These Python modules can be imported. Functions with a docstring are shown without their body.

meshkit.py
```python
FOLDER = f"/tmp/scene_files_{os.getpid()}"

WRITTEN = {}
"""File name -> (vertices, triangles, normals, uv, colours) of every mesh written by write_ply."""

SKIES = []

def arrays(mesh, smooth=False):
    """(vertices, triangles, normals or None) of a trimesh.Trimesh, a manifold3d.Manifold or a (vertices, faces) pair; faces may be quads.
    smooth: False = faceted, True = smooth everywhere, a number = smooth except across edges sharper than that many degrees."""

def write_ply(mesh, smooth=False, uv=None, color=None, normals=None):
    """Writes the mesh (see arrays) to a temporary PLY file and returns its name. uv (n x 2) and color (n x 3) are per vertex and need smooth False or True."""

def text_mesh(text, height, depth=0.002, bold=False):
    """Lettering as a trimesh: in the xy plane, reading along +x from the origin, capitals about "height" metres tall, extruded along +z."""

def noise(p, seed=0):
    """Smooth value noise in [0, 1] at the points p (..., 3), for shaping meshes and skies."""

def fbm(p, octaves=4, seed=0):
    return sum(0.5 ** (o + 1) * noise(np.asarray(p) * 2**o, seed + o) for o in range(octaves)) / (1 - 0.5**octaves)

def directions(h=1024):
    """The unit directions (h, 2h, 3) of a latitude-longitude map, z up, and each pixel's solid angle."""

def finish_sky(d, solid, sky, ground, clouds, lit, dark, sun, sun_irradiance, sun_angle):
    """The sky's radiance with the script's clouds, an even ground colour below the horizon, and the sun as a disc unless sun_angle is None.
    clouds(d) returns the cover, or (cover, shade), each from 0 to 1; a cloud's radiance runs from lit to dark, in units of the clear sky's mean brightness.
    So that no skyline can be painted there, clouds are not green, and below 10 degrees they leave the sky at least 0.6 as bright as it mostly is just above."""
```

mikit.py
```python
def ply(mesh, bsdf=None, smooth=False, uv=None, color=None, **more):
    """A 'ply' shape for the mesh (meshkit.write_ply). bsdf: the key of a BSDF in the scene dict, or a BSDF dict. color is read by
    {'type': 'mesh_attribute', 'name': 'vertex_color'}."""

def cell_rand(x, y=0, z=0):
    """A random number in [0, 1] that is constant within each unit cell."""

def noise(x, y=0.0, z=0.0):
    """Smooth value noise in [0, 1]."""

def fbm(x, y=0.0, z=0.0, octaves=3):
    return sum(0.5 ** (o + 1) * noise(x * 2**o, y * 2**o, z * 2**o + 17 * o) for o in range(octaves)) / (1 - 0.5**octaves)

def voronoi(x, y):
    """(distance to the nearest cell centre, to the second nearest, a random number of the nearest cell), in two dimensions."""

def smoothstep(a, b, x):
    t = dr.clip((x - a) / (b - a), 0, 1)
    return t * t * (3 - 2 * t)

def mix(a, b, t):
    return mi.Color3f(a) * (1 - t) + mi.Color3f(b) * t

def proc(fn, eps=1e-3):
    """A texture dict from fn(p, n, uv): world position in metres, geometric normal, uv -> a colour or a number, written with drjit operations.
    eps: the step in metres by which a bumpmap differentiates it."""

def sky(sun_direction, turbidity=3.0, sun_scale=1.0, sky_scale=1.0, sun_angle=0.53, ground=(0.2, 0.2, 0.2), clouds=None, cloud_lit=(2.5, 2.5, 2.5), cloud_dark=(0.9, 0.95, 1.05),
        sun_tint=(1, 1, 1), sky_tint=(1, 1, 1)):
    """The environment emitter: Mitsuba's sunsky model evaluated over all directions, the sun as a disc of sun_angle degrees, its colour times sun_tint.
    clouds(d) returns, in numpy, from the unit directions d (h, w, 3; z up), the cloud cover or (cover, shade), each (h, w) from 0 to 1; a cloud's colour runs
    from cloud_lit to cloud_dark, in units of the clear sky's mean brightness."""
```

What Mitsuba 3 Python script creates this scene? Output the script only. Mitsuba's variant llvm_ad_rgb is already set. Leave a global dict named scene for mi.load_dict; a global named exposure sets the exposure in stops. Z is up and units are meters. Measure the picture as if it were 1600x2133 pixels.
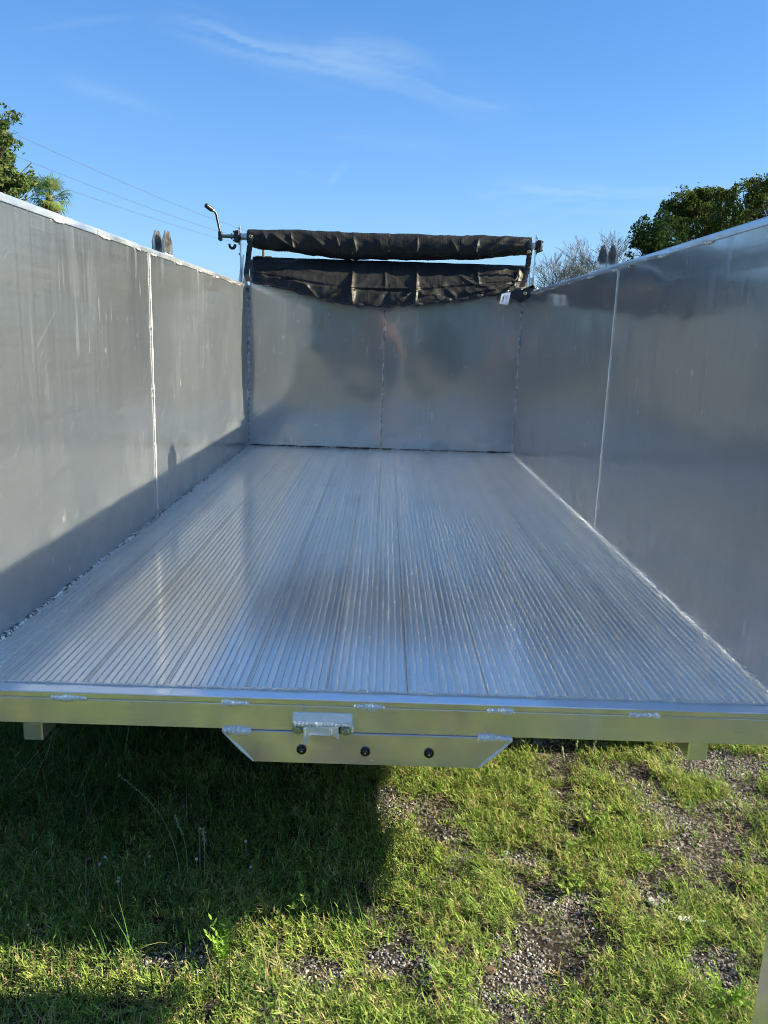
import math, random
import numpy as np, trimesh, mitsuba as mi, drjit as dr
import mikit, meshkit
from mikit import proc, noise, fbm, voronoi, smoothstep, mix, cell_rand
T = mi.ScalarTransform4f
PI = math.pi
rng = np.random.default_rng(7)
scene, labels = {'type': 'scene'}, {}

# ------------------------------------------------------------------ camera, sky, exposure
# trailer coordinates: x right, y forward (0 = rear edge of the floor), z up (0 = floor), ground at G
CAM = np.array([0.0206, -1.7653, 0.8455])
RT = np.array([0.9994972, 0.00359741, 0.0315026])
UP = np.array([-0.03153251, 0.2169638, 0.97567024])
FW = np.array([0.00332504, 0.97617302, -0.21696814])
FPX, CX, CY = 1638.19, 800.0, 1066.5
scene['camera'] = {'type': 'perspective', 'fov_axis': 'x', 'fov': 52.0566, 'near_clip': 0.02, 'far_clip': 6000.0,
                   'to_world': T().look_at(origin=CAM.tolist(), target=(CAM + FW).tolist(), up=UP.tolist())}
SUN_EL = 26.2
sun = [math.cos(math.radians(SUN_EL)), 0.012, math.sin(math.radians(SUN_EL))]


def cirrus(d):
    """Thin wind-combed cirrus: a few fibrous streaks and an added denser veil overhead that whitens the shade light."""
    y = np.where(np.abs(d[..., 1]) < 0.05, 0.05, d[..., 1])
    u, v = d[..., 0] / y, d[..., 2] / np.abs(y)
    front = d[..., 1] > 0.15
    warp = (meshkit.fbm(np.stack([u * 9, v * 9, u * 0], -1), 4, 3) - 0.5)

    def streak(a, b, w, k, seed, fib=150):
        a, b = np.array(a), np.array(b)
        t = b - a
        L = np.hypot(*t)
        t = t / L
        s = ((u - a[0]) * t[0] + (v - a[1]) * t[1]) / L
        n = -(u - a[0]) * t[1] + (v - a[1]) * t[0] + warp * w * 1.6
        f = meshkit.fbm(np.stack([s * L * 9, n * fib, 0 * s + seed], -1), 4, seed)
        prof = np.exp(-(n / w) ** 2) * np.clip(s / 0.25, 0, 1) * np.clip((1 - s) / 0.35, 0, 1)
        return 0.36 * k * prof * np.clip(f * 3.2 - 1.05, 0, 1)
    c = 0 * u
    for a, b, w, k, sd in (((-0.29, 0.352), (0.02, 0.285), 0.016, 0.42, 5), ((-0.21, 0.338), (0.16, 0.250), 0.022, 0.26, 6), ((-0.40, 0.288), (-0.25, 0.245), 0.010, 0.20, 7),
                           ((0.06, 0.275), (0.17, 0.262), 0.006, 0.22, 8), ((-0.078, 0.170), (-0.050, 0.205), 0.004, 0.40, 9), ((0.08, 0.170), (0.46, 0.176), 0.016, 0.42, 10),
                           ((0.10, 0.130), (0.26, 0.182), 0.012, 0.24, 11), ((-0.12, 0.235), (0.10, 0.215), 0.012, 0.12, 12), ((-0.15, 0.10), (0.45, 0.115), 0.02, 0.18, 14),
                           ((-0.10, 0.330), (0.06, 0.300), 0.018, 0.26, 15), ((-0.46, 0.33), (-0.26, 0.352), 0.012, 0.12, 16), ((-0.12, 0.187), (-0.08, 0.178), 0.006, 0.15, 17)):
        c = c + streak(a, b, w, k, sd)
    added_veil = np.clip(meshkit.fbm(np.stack([d[..., 0] * 2.5 + d[..., 1], d[..., 1] * 9, d[..., 2] * 7], -1), 5, 21) - 0.30, 0, 1) * 0.9 * np.clip((np.degrees(np.arcsin(np.clip(d[..., 2], 0, 1))) - 22) / 26, 0.03, 1)  # unseen veil overhead, added to brighten and neutralise the shade light
    haze = 0.62 * np.exp(-np.degrees(np.arcsin(np.clip(d[..., 2], 0, 1))) / 7.5)
    return np.clip(np.where(front, c, 0) + added_veil + haze, 0, 0.75)


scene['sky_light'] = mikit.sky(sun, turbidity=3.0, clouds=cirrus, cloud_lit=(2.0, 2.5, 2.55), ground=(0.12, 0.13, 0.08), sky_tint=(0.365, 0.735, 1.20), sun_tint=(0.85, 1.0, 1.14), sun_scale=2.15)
exposure = 2.62

# ------------------------------------------------------------------ sizes
W2, L, H, G, TK = 1.015, 4.2327, 1.19, -0.60, 0.05   # half width, length, wall height, ground, wall thickness


# ------------------------------------------------------------------ helpers
def at(px, py, Y):
    """The point at depth Y seen at this pixel of the photograph (used to read off positions)."""
    d = FW + RT * (px - CX) / FPX - UP * (py - CY) / FPX
    return CAM + d * (Y - CAM[1]) / d[1]


def key_for(k):
    if k not in scene:
        return k
    i = 1
    while f'{k}_{i:03d}' in scene:
        i += 1
    return f'{k}_{i:03d}'


def add(key, mesh, bsdf, smooth=30, label=None, cat=None, group=None, kind=None, **kw):
    key = key_for(key)
    scene[key] = mikit.ply(mesh, bsdf, smooth=smooth, **kw)
    tag(key, label, cat, group, kind)
    return key


def tag(key, label=None, cat=None, group=None, kind=None):
    e = {k: v for k, v in (('label', label), ('category', cat), ('group', group), ('kind', kind)) if v}
    if e:
        labels[key] = e


def cat_(ms):
    return trimesh.util.concatenate(ms)


def box(x0, x1, y0, y1, z0, z1, b=0.0):
    """Box with chamfered edges."""
    if b <= 0:
        m = trimesh.creation.box((x1 - x0, y1 - y0, z1 - z0))
    else:
        pts = []
        for sx in (-1, 1):
            for sy in (-1, 1):
                for sz in (-1, 1):
                    hx, hy, hz = (x1 - x0) / 2, (y1 - y0) / 2, (z1 - z0) / 2
                    pts += [(sx * (hx - b), sy * (hy - b), sz * hz), (sx * (hx - b), sy * hy, sz * (hz - b)), (sx * hx, sy * (hy - b), sz * (hz - b))]
        m = trimesh.convex.convex_hull(np.array(pts))
    m.apply_translation(((x0 + x1) / 2, (y0 + y1) / 2, (z0 + z1) / 2))
    return m


def tube(path, r, sides=8, caps=True):
    p = np.asarray(path, float)
    n = len(p)
    r = np.broadcast_to(np.asarray(r, float), (n,))
    t = np.gradient(p, axis=0)
    t /= np.linalg.norm(t, axis=1, keepdims=True) + 1e-12
    up = np.where(np.abs(t[:, 2:]) < 0.9, [[0, 0, 1.0]], [[1.0, 0, 0]])
    if not np.all(np.abs(t[:, 2]) < 0.9):
        up = np.tile([[0.3, 1.0, 0.1]], (n, 1))
    a = np.cross(t, up)
    a /= np.linalg.norm(a, axis=1, keepdims=True) + 1e-12
    b = np.cross(t, a)
    ang = np.arange(sides) * 2 * PI / sides
    v = p[:, None] + r[:, None, None] * (np.cos(ang)[None, :, None] * a[:, None] + np.sin(ang)[None, :, None] * b[:, None])
    i, j = np.meshgrid(np.arange(n - 1), np.arange(sides), indexing='ij')
    q = np.stack([i * sides + j, i * sides + (j + 1) % sides, (i + 1) * sides + (j + 1) % sides, (i + 1) * sides + j], -1).reshape(-1, 4)
    f = [q[:, [0, 1, 2]], q[:, [0, 2, 3]]]
    v = v.reshape(-1, 3)
    if caps:
        v = np.vstack([v, p[:1], p[-1:]])
        k = np.arange(sides)
        f += [np.stack([k * 0 + n * sides, (k + 1) % sides, k], 1), np.stack([k * 0 + n * sides + 1, (n - 1) * sides + k, (n - 1) * sides + (k + 1) % sides], 1)]
    return trimesh.Trimesh(v, np.vstack(f), process=False)


def grid_mesh(P, closed_v=False):
    """P (n, m, 3) -> mesh."""
    n, m = P.shape[:2]
    i, j = np.meshgrid(np.arange(n - 1), np.arange(m - (0 if closed_v else 1)), indexing='ij')
    q = np.stack([i * m + j, (i + 1) * m + j, (i + 1) * m + (j + 1) % m, i * m + (j + 1) % m], -1).reshape(-1, 4)
    return trimesh.Trimesh(P.reshape(-1, 3), np.vstack([q[:, [0, 1, 2]], q[:, [0, 2, 3]]]), process=False)


def prism(poly, axis, a, b):
    """Polygon (list of 2D points) extruded from a to b along an axis: 'x' -> points are (y, z), 'y' -> (x, z), 'z' -> (x, y)."""
    from shapely.geometry import Polygon
    m = trimesh.creation.extrude_polygon(Polygon(poly), b - a, engine='earcut')
    v = m.vertices.copy()
    o = {'x': np.stack([v[:, 2] + a, v[:, 0], v[:, 1]], 1), 'y': np.stack([v[:, 0], v[:, 2] + a, v[:, 1]], 1), 'z': np.stack([v[:, 0], v[:, 1], v[:, 2] + a], 1)}[axis]
    m = trimesh.Trimesh(o, m.faces, process=False)
    m.fix_normals()
    return m


def cyl(p0, p1, r, sides=20, bevel=0.0):
    p0, p1 = np.array(p0, float), np.array(p1, float)
    d = p1 - p0
    if bevel:
        u = d / np.linalg.norm(d)
        return tube([p0, p0 + u * 1e-4, p0 + u * bevel, p1 - u * bevel, p1 - u * 1e-4, p1], [r - bevel, r - bevel, r, r, r - bevel, r - bevel], sides)
    return tube([p0, p1], r, sides)


def weld(p0, p1, r, pitch=0.006, seed=0, wob=0.15, sides=7, gaps=0.0):
    """A weld bead: overlapping ripples, uneven width, now and then a thicker restart."""
    g = np.random.default_rng(1000 + seed)
    p0, p1 = np.array(p0, float), np.array(p1, float)
    ln = np.linalg.norm(p1 - p0)
    n = max(8, int(ln / pitch * 3))
    s = np.linspace(0, 1, n)
    ph = s * ln / pitch + 0.3 * np.cumsum(g.normal(0, 0.12, n))
    saw = np.abs(np.sin(ph * PI))
    slow = np.interp(s, np.linspace(0, 1, max(4, int(ln / 0.05))), g.normal(0, 1, max(4, int(ln / 0.05))))
    lump = sum(np.exp(-((s - c) * ln / 0.007) ** 2) for c in g.uniform(0, 1, max(1, int(ln / 0.22))))
    rad = r * (0.60 + 0.50 * saw + wob * slow + 0.5 * lump)
    rad[0] = rad[-1] = r * 0.2
    p = p0 + (p1 - p0) * s[:, None] + np.interp(s, np.linspace(0, 1, max(4, int(ln / 0.06))), g.normal(0, 1, max(4, int(ln / 0.06))))[:, None] * r * 0.06 + g.normal(0, r * 0.05, (n, 3))
    return tube(p, np.maximum(rad, r * 0.2), sides)


# ------------------------------------------------------------------ materials
def P(name, **kw):
    d = {'type': 'principled', **{k: ({'type': 'rgb', 'value': list(v)} if isinstance(v, (tuple, list)) else v) for k, v in kw.items()}}
    scene[name] = {'type': 'twosided', 'bsdf': d}
    return name


def two_lobe(name, sharp, dull, weight, bump=None, bscale=0.001):
    b = {'type': 'blendbsdf', 'weight': weight, 'a': {'type': 'principled', **sharp}, 'b': {'type': 'principled', **dull}}
    if bump:
        b = {'type': 'bumpmap', 'tex': bump, 'scale': bscale, 'bsdf': b}
    scene[name] = {'type': 'twosided', 'bsdf': b}
    return name


def rgb(*c):
    return {'type': 'rgb', 'value': list(c)}


def sheet_weight(p, n, uv):
    """How dull the rolled sheet is: brushed grain, drips under the rail, scratches, milky wipe marks above the floor."""
    u, v = p.x + p.y, p.z
    w = 0.40 + 0.26 * (fbm(u * 1.7, v * 1.3, 3) - 0.5) + 0.07 * (noise(u * 3.1, v * 190, 1) - 0.5) + 0.09 * (noise(u * 110, v * 1.6, 2) - 0.5) + 0.12 * smoothstep(0.55, 0.8, fbm(u * 5, v * 3, 77)) * smoothstep(0.4, 0.7, noise(u * 60, v * 5, 78))
    drip = smoothstep(0.74, 0.92, noise(u * 26, v * 1.6, 9)) * smoothstep(0.6, 0.75, noise(u * 3.3, v * 0.8, 15)) * smoothstep(0.55, 1.15, v) * 0.28
    low = smoothstep(0.34, 0.02, v + 0.22 * (fbm(u * 3.1, v * 3.5, 12) - 0.5)) * smoothstep(0.42, 0.62, fbm(u * 6, v * 9, 5)) * 0.5
    return dr.clip(w + drip + low, 0.05, 0.95)


def sheet_dull(p, n, uv):
    u, v = p.x + p.y, p.z
    base = mix((0.365, 0.395, 0.425), (0.445, 0.475, 0.505), fbm(u * 2, v * 2, 4))
    spot = smoothstep(0.90, 0.97, noise(u * 55, v * 17, 31)) * smoothstep(0.6, 0.75, noise(u * 5, v * 5, 8))
    a = u * 0.8 + v * 0.6
    b = -u * 0.6 + v * 0.8
    scr = smoothstep(0.94, 0.98, noise(a * 6, b * 220, 44)) * smoothstep(0.56, 0.66, noise(a * 5, b * 4, 45))
    drip = smoothstep(0.80, 0.93, noise(u * 90, v * 5, 19)) * smoothstep(0.62, 0.75, noise(u * 7, v * 2.2, 14)) * smoothstep(0.25, 1.0, v)
    dark = smoothstep(0.80, 0.92, noise(u * 60, v * 1.2, 71)) * smoothstep(0.6, 0.8, noise(u * 4, v * 2, 72)) * 0.3
    return mix(mix(base, (0.92, 0.93, 0.95), dr.clip(spot * 0.9 + scr * 0.8 + drip * 0.45, 0, 1)), (0.25, 0.25, 0.26), dark)


def sheet_bump(p, n, uv):
    u, v = p.x + p.y, p.z
    return 0.9 * fbm(u * 2.3, v * 2.0, 7, 3) + 0.006 * noise(u * 6, v * 300, 5)


two_lobe('wall_metal', dict(base_color=rgb(0.66, 0.65, 0.63), metallic=1.0, roughness=0.12), dict(base_color=proc(sheet_dull), metallic=0.78, roughness=0.40, specular=0.4),
         proc(sheet_weight), proc(sheet_bump, 4e-3), 0.012)


def floor_weight(p, n, uv):
    w = 0.36 + 0.18 * (fbm(p.x * 9, p.y * 0.8, 2) - 0.5) + 0.22 * (noise(p.x * 90, p.y * 1.1, 6) - 0.5) + 0.10 * (cell_rand((p.x + 5.0375) / 0.1975, 1, 2) - 0.5)
    edge = smoothstep(0.70, 1.02, dr.abs(p.x)) * 0.3 * fbm(p.x * 8, p.y * 5, 3)
    nick = smoothstep(0.90, 0.97, noise(p.x * 130, p.y * 60, 13)) * 0.5
    return dr.clip(w + edge + nick, 0.05, 0.95)


def rib_dirt(p):
    """Dark oxide caught along both flanks of each rib and in the plank joints."""
    return smoothstep(0.00005, 0.0004, p.z) * smoothstep(0.0024, 0.0018, p.z)


def floor_sharp(p, n, uv):
    flat = mix((0.74, 0.71, 0.67), (0.99, 0.95, 0.90), dr.clip(0.5 * noise(p.x * 60, p.y * 0.9, 5) + 0.5 * noise(p.x * 140, p.y * 0.35, 15), 0, 1))
    scuff = smoothstep(0.60, 0.78, fbm(p.x * 7, p.y * 2.2, 9)) * 0.35
    return mix(mix(flat, (0.55, 0.54, 0.53), scuff), (0.34, 0.335, 0.33), 0.60 * rib_dirt(p))


def floor_dull(p, n, uv):
    nick = smoothstep(0.93, 0.98, noise(p.x * 150 + p.y * 40, p.y * 45, 23)) * smoothstep(0.35, 0.9, dr.abs(p.x)) * smoothstep(0.35, 0.6, fbm(p.x * 3, p.y * 3, 3))
    return mix(mix(mix((0.68, 0.635, 0.58), (0.88, 0.83, 0.765), dr.clip(0.4 * noise(p.x * 5, p.y * 0.7, 2) + 0.6 * noise(p.x * 120, p.y * 0.4, 12), 0, 1)), (0.93, 0.94, 0.96), nick), (0.30, 0.295, 0.29), 0.60 * rib_dirt(p))


two_lobe('floor_metal', dict(base_color=proc(floor_sharp), metallic=1.0, roughness=0.13, anisotropic=0.5), dict(base_color=proc(floor_dull), metallic=0.30, roughness=0.42, specular=0.4), proc(floor_weight))


def sill_weight(p, n, uv):
    return dr.clip(0.38 + 0.34 * (fbm(p.x * 4, p.z * 20, 4) - 0.5) + 0.2 * (noise(p.x * 3, p.z * 400 + p.y * 400, 3) - 0.5) + 0.5 * smoothstep(0.92, 0.98, noise(p.x * 60, p.z * 80, 5)), 0.05, 0.95)


two_lobe('sill_metal', dict(base_color=rgb(0.84, 0.87, 0.93), metallic=1.0, roughness=0.13), dict(base_color=rgb(0.70, 0.71, 0.73), metallic=0.6, roughness=0.45, specular=0.4), proc(sill_weight),
         proc(lambda p, n, uv: fbm(p.x * 3, p.z * 4, 2, 2), 4e-3), 0.004)
two_lobe('rail_metal', dict(base_color=rgb(0.72, 0.73, 0.75), metallic=1.0, roughness=0.25), dict(base_color=rgb(0.6, 0.61, 0.62), metallic=0.6, roughness=0.5),
         proc(lambda p, n, uv: dr.clip(0.3 + 0.5 * (fbm(p.y * 6 + p.x * 6, p.z * 40, 1) - 0.4), 0.05, 0.95)), proc(lambda p, n, uv: fbm(p.y * 9, p.z * 30, p.x * 9, 3), 3e-3), 0.004)
two_lobe('plate_metal', dict(base_color=rgb(0.62, 0.63, 0.64), metallic=1.0, roughness=0.10), dict(base_color=rgb(0.5, 0.5, 0.5), metallic=0.7, roughness=0.5),
         proc(lambda p, n, uv: dr.clip(0.2 + 0.6 * (fbm(p.y * 30, p.z * 40, 1) - 0.45), 0.02, 0.9)), proc(lambda p, n, uv: fbm(p.y * 10, p.z * 10, p.x * 5, 2), 3e-3), 0.0025)
P('weld_bright', base_color=proc(lambda p, n, uv: mix((0.45, 0.445, 0.43), (0.74, 0.73, 0.71), noise(p.x * 300, p.y * 300, p.z * 300))), metallic=0.4, roughness=0.42)
P('weld_white', base_color=proc(lambda p, n, uv: mix((0.60, 0.60, 0.58), (0.95, 0.94, 0.91), noise(p.x * 260, p.y * 260, p.z * 260))), metallic=0.1, roughness=0.35)
P('weld_grey', base_color=proc(lambda p, n, uv: mix((0.10, 0.10, 0.10), (0.80, 0.80, 0.79), smoothstep(0.35, 0.65, noise(p.x * 160, p.y * 160, p.z * 160)))), metallic=0.65, roughness=0.42)
P('dirt_black', base_color=(0.03, 0.03, 0.032), roughness=0.9)
P('cast_metal', base_color=proc(lambda p, n, uv: mix((0.70, 0.69, 0.66), (0.90, 0.89, 0.86), fbm(p.x * 120, p.z * 120, p.y * 120))), metallic=0.1, roughness=0.4)
P('cast_shaded', base_color=(0.10, 0.10, 0.095), metallic=0.5, roughness=0.5)  # darker copy of the cast metal, recess shade put into its colour
P('zinc_bolt', base_color=(0.34, 0.40, 0.36), metallic=0.8, roughness=0.3)
P('zinc', base_color=(0.62, 0.66, 0.66), metallic=1.0, roughness=0.28)
P('zinc_green', base_color=(0.24, 0.29, 0.24), metallic=0.9, roughness=0.35)
P('brass', base_color=(0.85, 0.66, 0.30), metallic=1.0, roughness=0.22)
P('black_rubber', base_color=(0.018, 0.018, 0.02), roughness=0.42, specular=0.5)
P('lens_black', base_color=(0.008, 0.008, 0.01), roughness=0.12, specular=0.6, clearcoat=0.5, clearcoat_gloss=0.9)
P('black_steel', base_color=(0.02, 0.02, 0.022), roughness=0.35, specular=0.5)
P('tyre_rubber', base_color=(0.02, 0.02, 0.02), roughness=0.8)


def weave(p, n, uv):
    w = 0.5 + 0.5 * dr.sin(p.x * 1500) * dr.sin((p.z + 0.6 * p.y) * 1500)
    line = noise(p.x * 220, (p.z + p.y) * 6, 4)
    return mix((0.008, 0.008, 0.0078), (0.028, 0.0275, 0.027), dr.clip(0.35 * w + 0.65 * line, 0, 1))


scene['tarp_mesh'] = {'type': 'twosided', 'bsdf': {'type': 'bumpmap', 'scale': 0.0015, 'tex': proc(lambda p, n, uv: 0.6 * noise(p.x * 260, p.z * 9, p.y * 9) + 3.0 * fbm(p.x * 16 + p.z * 6, p.z * 16, p.y * 10, 3), 2e-3),
                                                   'bsdf': {'type': 'principled', 'base_color': proc(weave), 'roughness': 0.5, 'specular': 0.25, 'sheen': 0.1}}}
scene['webbing'] = {'type': 'twosided', 'bsdf': {'type': 'bumpmap', 'scale': 0.002, 'tex': proc(lambda p, n, uv: noise(p.x * 90, p.z * 55, p.y * 90), 1e-3),
                                                 'bsdf': {'type': 'principled', 'base_color': rgb(0.016, 0.016, 0.017), 'roughness': 0.35, 'specular': 0.5}}}
P('tag_white', base_color=(0.72, 0.74, 0.76), roughness=0.5)
P('ink', base_color=(0.03, 0.03, 0.035), roughness=0.6)
P('ink_red', base_color=(0.45, 0.05, 0.05), roughness=0.6)


def soil(p, n, uv):
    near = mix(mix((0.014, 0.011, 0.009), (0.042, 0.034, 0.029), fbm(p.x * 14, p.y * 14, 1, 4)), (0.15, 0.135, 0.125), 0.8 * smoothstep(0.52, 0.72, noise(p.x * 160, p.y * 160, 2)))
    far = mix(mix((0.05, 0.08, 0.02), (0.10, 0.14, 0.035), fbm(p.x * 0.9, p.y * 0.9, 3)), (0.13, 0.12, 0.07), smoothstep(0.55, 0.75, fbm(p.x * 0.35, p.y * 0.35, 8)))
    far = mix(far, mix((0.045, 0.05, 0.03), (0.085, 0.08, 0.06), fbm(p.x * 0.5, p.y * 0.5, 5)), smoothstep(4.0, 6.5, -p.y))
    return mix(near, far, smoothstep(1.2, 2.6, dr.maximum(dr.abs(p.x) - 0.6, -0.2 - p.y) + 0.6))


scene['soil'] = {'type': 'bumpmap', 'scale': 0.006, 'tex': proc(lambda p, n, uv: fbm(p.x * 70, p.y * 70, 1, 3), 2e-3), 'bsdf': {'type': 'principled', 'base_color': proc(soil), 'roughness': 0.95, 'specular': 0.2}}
vcol = {'type': 'mesh_attribute', 'name': 'vertex_color'}
scene['grass_leaf'] = {'type': 'principledthin', 'base_color': vcol, 'roughness': 0.40, 'diff_trans': 0.5, 'eta': 1.45}
scene['tree_leaf'] = {'type': 'principledthin', 'base_color': vcol, 'roughness': 0.5, 'diff_trans': 0.55, 'eta': 1.4}
scene['pebble_stone'] = {'type': 'principled', 'base_color': vcol, 'roughness': 0.85, 'specular': 0.3}
P('bark', base_color=proc(lambda p, n, uv: mix((0.07, 0.055, 0.042), (0.17, 0.14, 0.11), fbm(p.x * 9, p.y * 9, p.z * 3))), roughness=0.95)
P('bare_bark', base_color=(0.20, 0.165, 0.14), roughness=0.95)
P('wire', base_color=(0.05, 0.055, 0.07), roughness=0.7)
P('pole_wood', base_color=(0.16, 0.13, 0.11), roughness=0.9)

# ------------------------------------------------------------------ the trailer body
tag('trailer', 'bare aluminium trailer body with open rear, ribbed floor and tall welded walls', 'trailer')


def panel(side, y0, y1, seed):
    """One wall sheet with thickness, slightly oil-canned on its inner face."""
    ys, zs = np.linspace(y0, y1, 40), np.linspace(-0.005, 1.166, 22)
    yy, zz = np.meshgrid(ys, zs, indexing='ij')
    edge = np.clip(np.minimum.reduce([yy - y0, y1 - yy, zz, 1.166 - zz]) / 0.2, 0, 1)
    d = 0.005 * (meshkit.fbm(np.stack([yy * 1.9, zz * 2.2, 0 * yy + seed], -1), 2, seed) - 0.5) * edge
    P_ = np.stack([side * (W2 - d), yy, zz], -1)
    m = grid_mesh(P_)
    m = trimesh.Trimesh(m.vertices, m.faces if side < 0 else m.faces[:, ::-1], process=False)
    back = box(min(side * (W2 + 0.004), side * (W2 + TK)), max(side * (W2 + 0.004), side * (W2 + TK)), y0, y1, -0.085, 1.166)
    return m, back


for side, nm in ((-1, 'left_wall'), (1, 'right_wall')):
    seam = 1.777 if side < 0 else 1.787
    ends = ((-0.045, seam - 0.0008), (seam + 0.0008, L + 0.02))
    for k, (a, b) in enumerate(ends):
        m, back = panel(side, a, b, 31 + k + (side > 0) * 7)
        add(f'trailer__{nm}__panel', m, 'wall_metal', True)
        add(f'trailer__{nm}__outer_skin', back, 'wall_metal', False)
    # rounded cap rail, in lengths butted where the photo shows their joints
    prof_y = (-0.045, seam + 0.05, L + 0.05)
    x0, x1 = W2 - 0.005, W2 + TK + 0.006
    prof = [(x0, 1.166), (x0, 1.183), (x0 + 0.003, 1.188), (x0 + 0.008, 1.190), (x1 - 0.008, 1.190), (x1 - 0.003, 1.188), (x1, 1.183), (x1, 1.166)]
    cuts = (-0.045, 0.02, 1.15, 1.92, L + 0.055)
    for a, b in zip(cuts[:-1], cuts[1:]):
        add(f'trailer__{nm}__top_rail', prism([(side * x, z) for x, z in prof], 'y', a + 0.0012, b - 0.0012), 'rail_metal', 50)
    # short stitch welds along the rail, dark edged
    for k, y in enumerate((0.30, 0.78, 1.18, 1.60, 1.80, 2.22, 2.70, 3.12, 3.50, 3.85)):
        ln = 0.05 + 0.02 * ((k * 7) % 3)
        add(f'trailer__{nm}__rail_weld', weld((side * (W2 - 0.004), y, 1.165), (side * (W2 - 0.004), y + ln, 1.165), 0.0042, 0.006, 40 + k + (side > 0) * 20), 'weld_bright' if k % 3 else 'weld_grey', 60)
    add(f'trailer__{nm}__seam_weld', weld((side * (W2 - 0.001), seam, 0.004), (side * (W2 - 0.001), seam, 1.164), 0.0048 if side < 0 else 0.0042, 0.006, 3 + side, sides=8), 'weld_bright', 60, 'pale vertical weld bead between the two sheets')
    add(f'trailer__{nm}__floor_weld', weld((side * (W2 - 0.002), 0.0, 0.002), (side * (W2 - 0.002), L - 0.01, 0.002), 0.007 if side < 0 else 0.009, 0.007, 8 + side, 0.22), 'weld_grey' if side < 0 else 'weld_bright', 60)
    # pointed stake plates standing on the rail
    for x, yc in ((W2 + 0.004, 2.09), (W2 + 0.050, 2.09)):
        hw = 0.080
        poly = [(yc - hw, 1.186), (yc + hw, 1.186), (yc + hw, 1.246), (yc + 0.030, 1.296), (yc - 0.030, 1.296), (yc - hw, 1.246)]
        add(f'trailer__{nm}__stake_plate', prism(poly, 'x', side * x - 0.003, side * x + 0.003), 'plate_metal', False)
    add(f'trailer__{nm}__stake_weld', weld((side * (W2 + 0.0), 2.02, 1.190), (side * (W2 + 0.0), 2.16, 1.190), 0.004, 0.006, 77 + side), 'weld_bright', 60)

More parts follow.
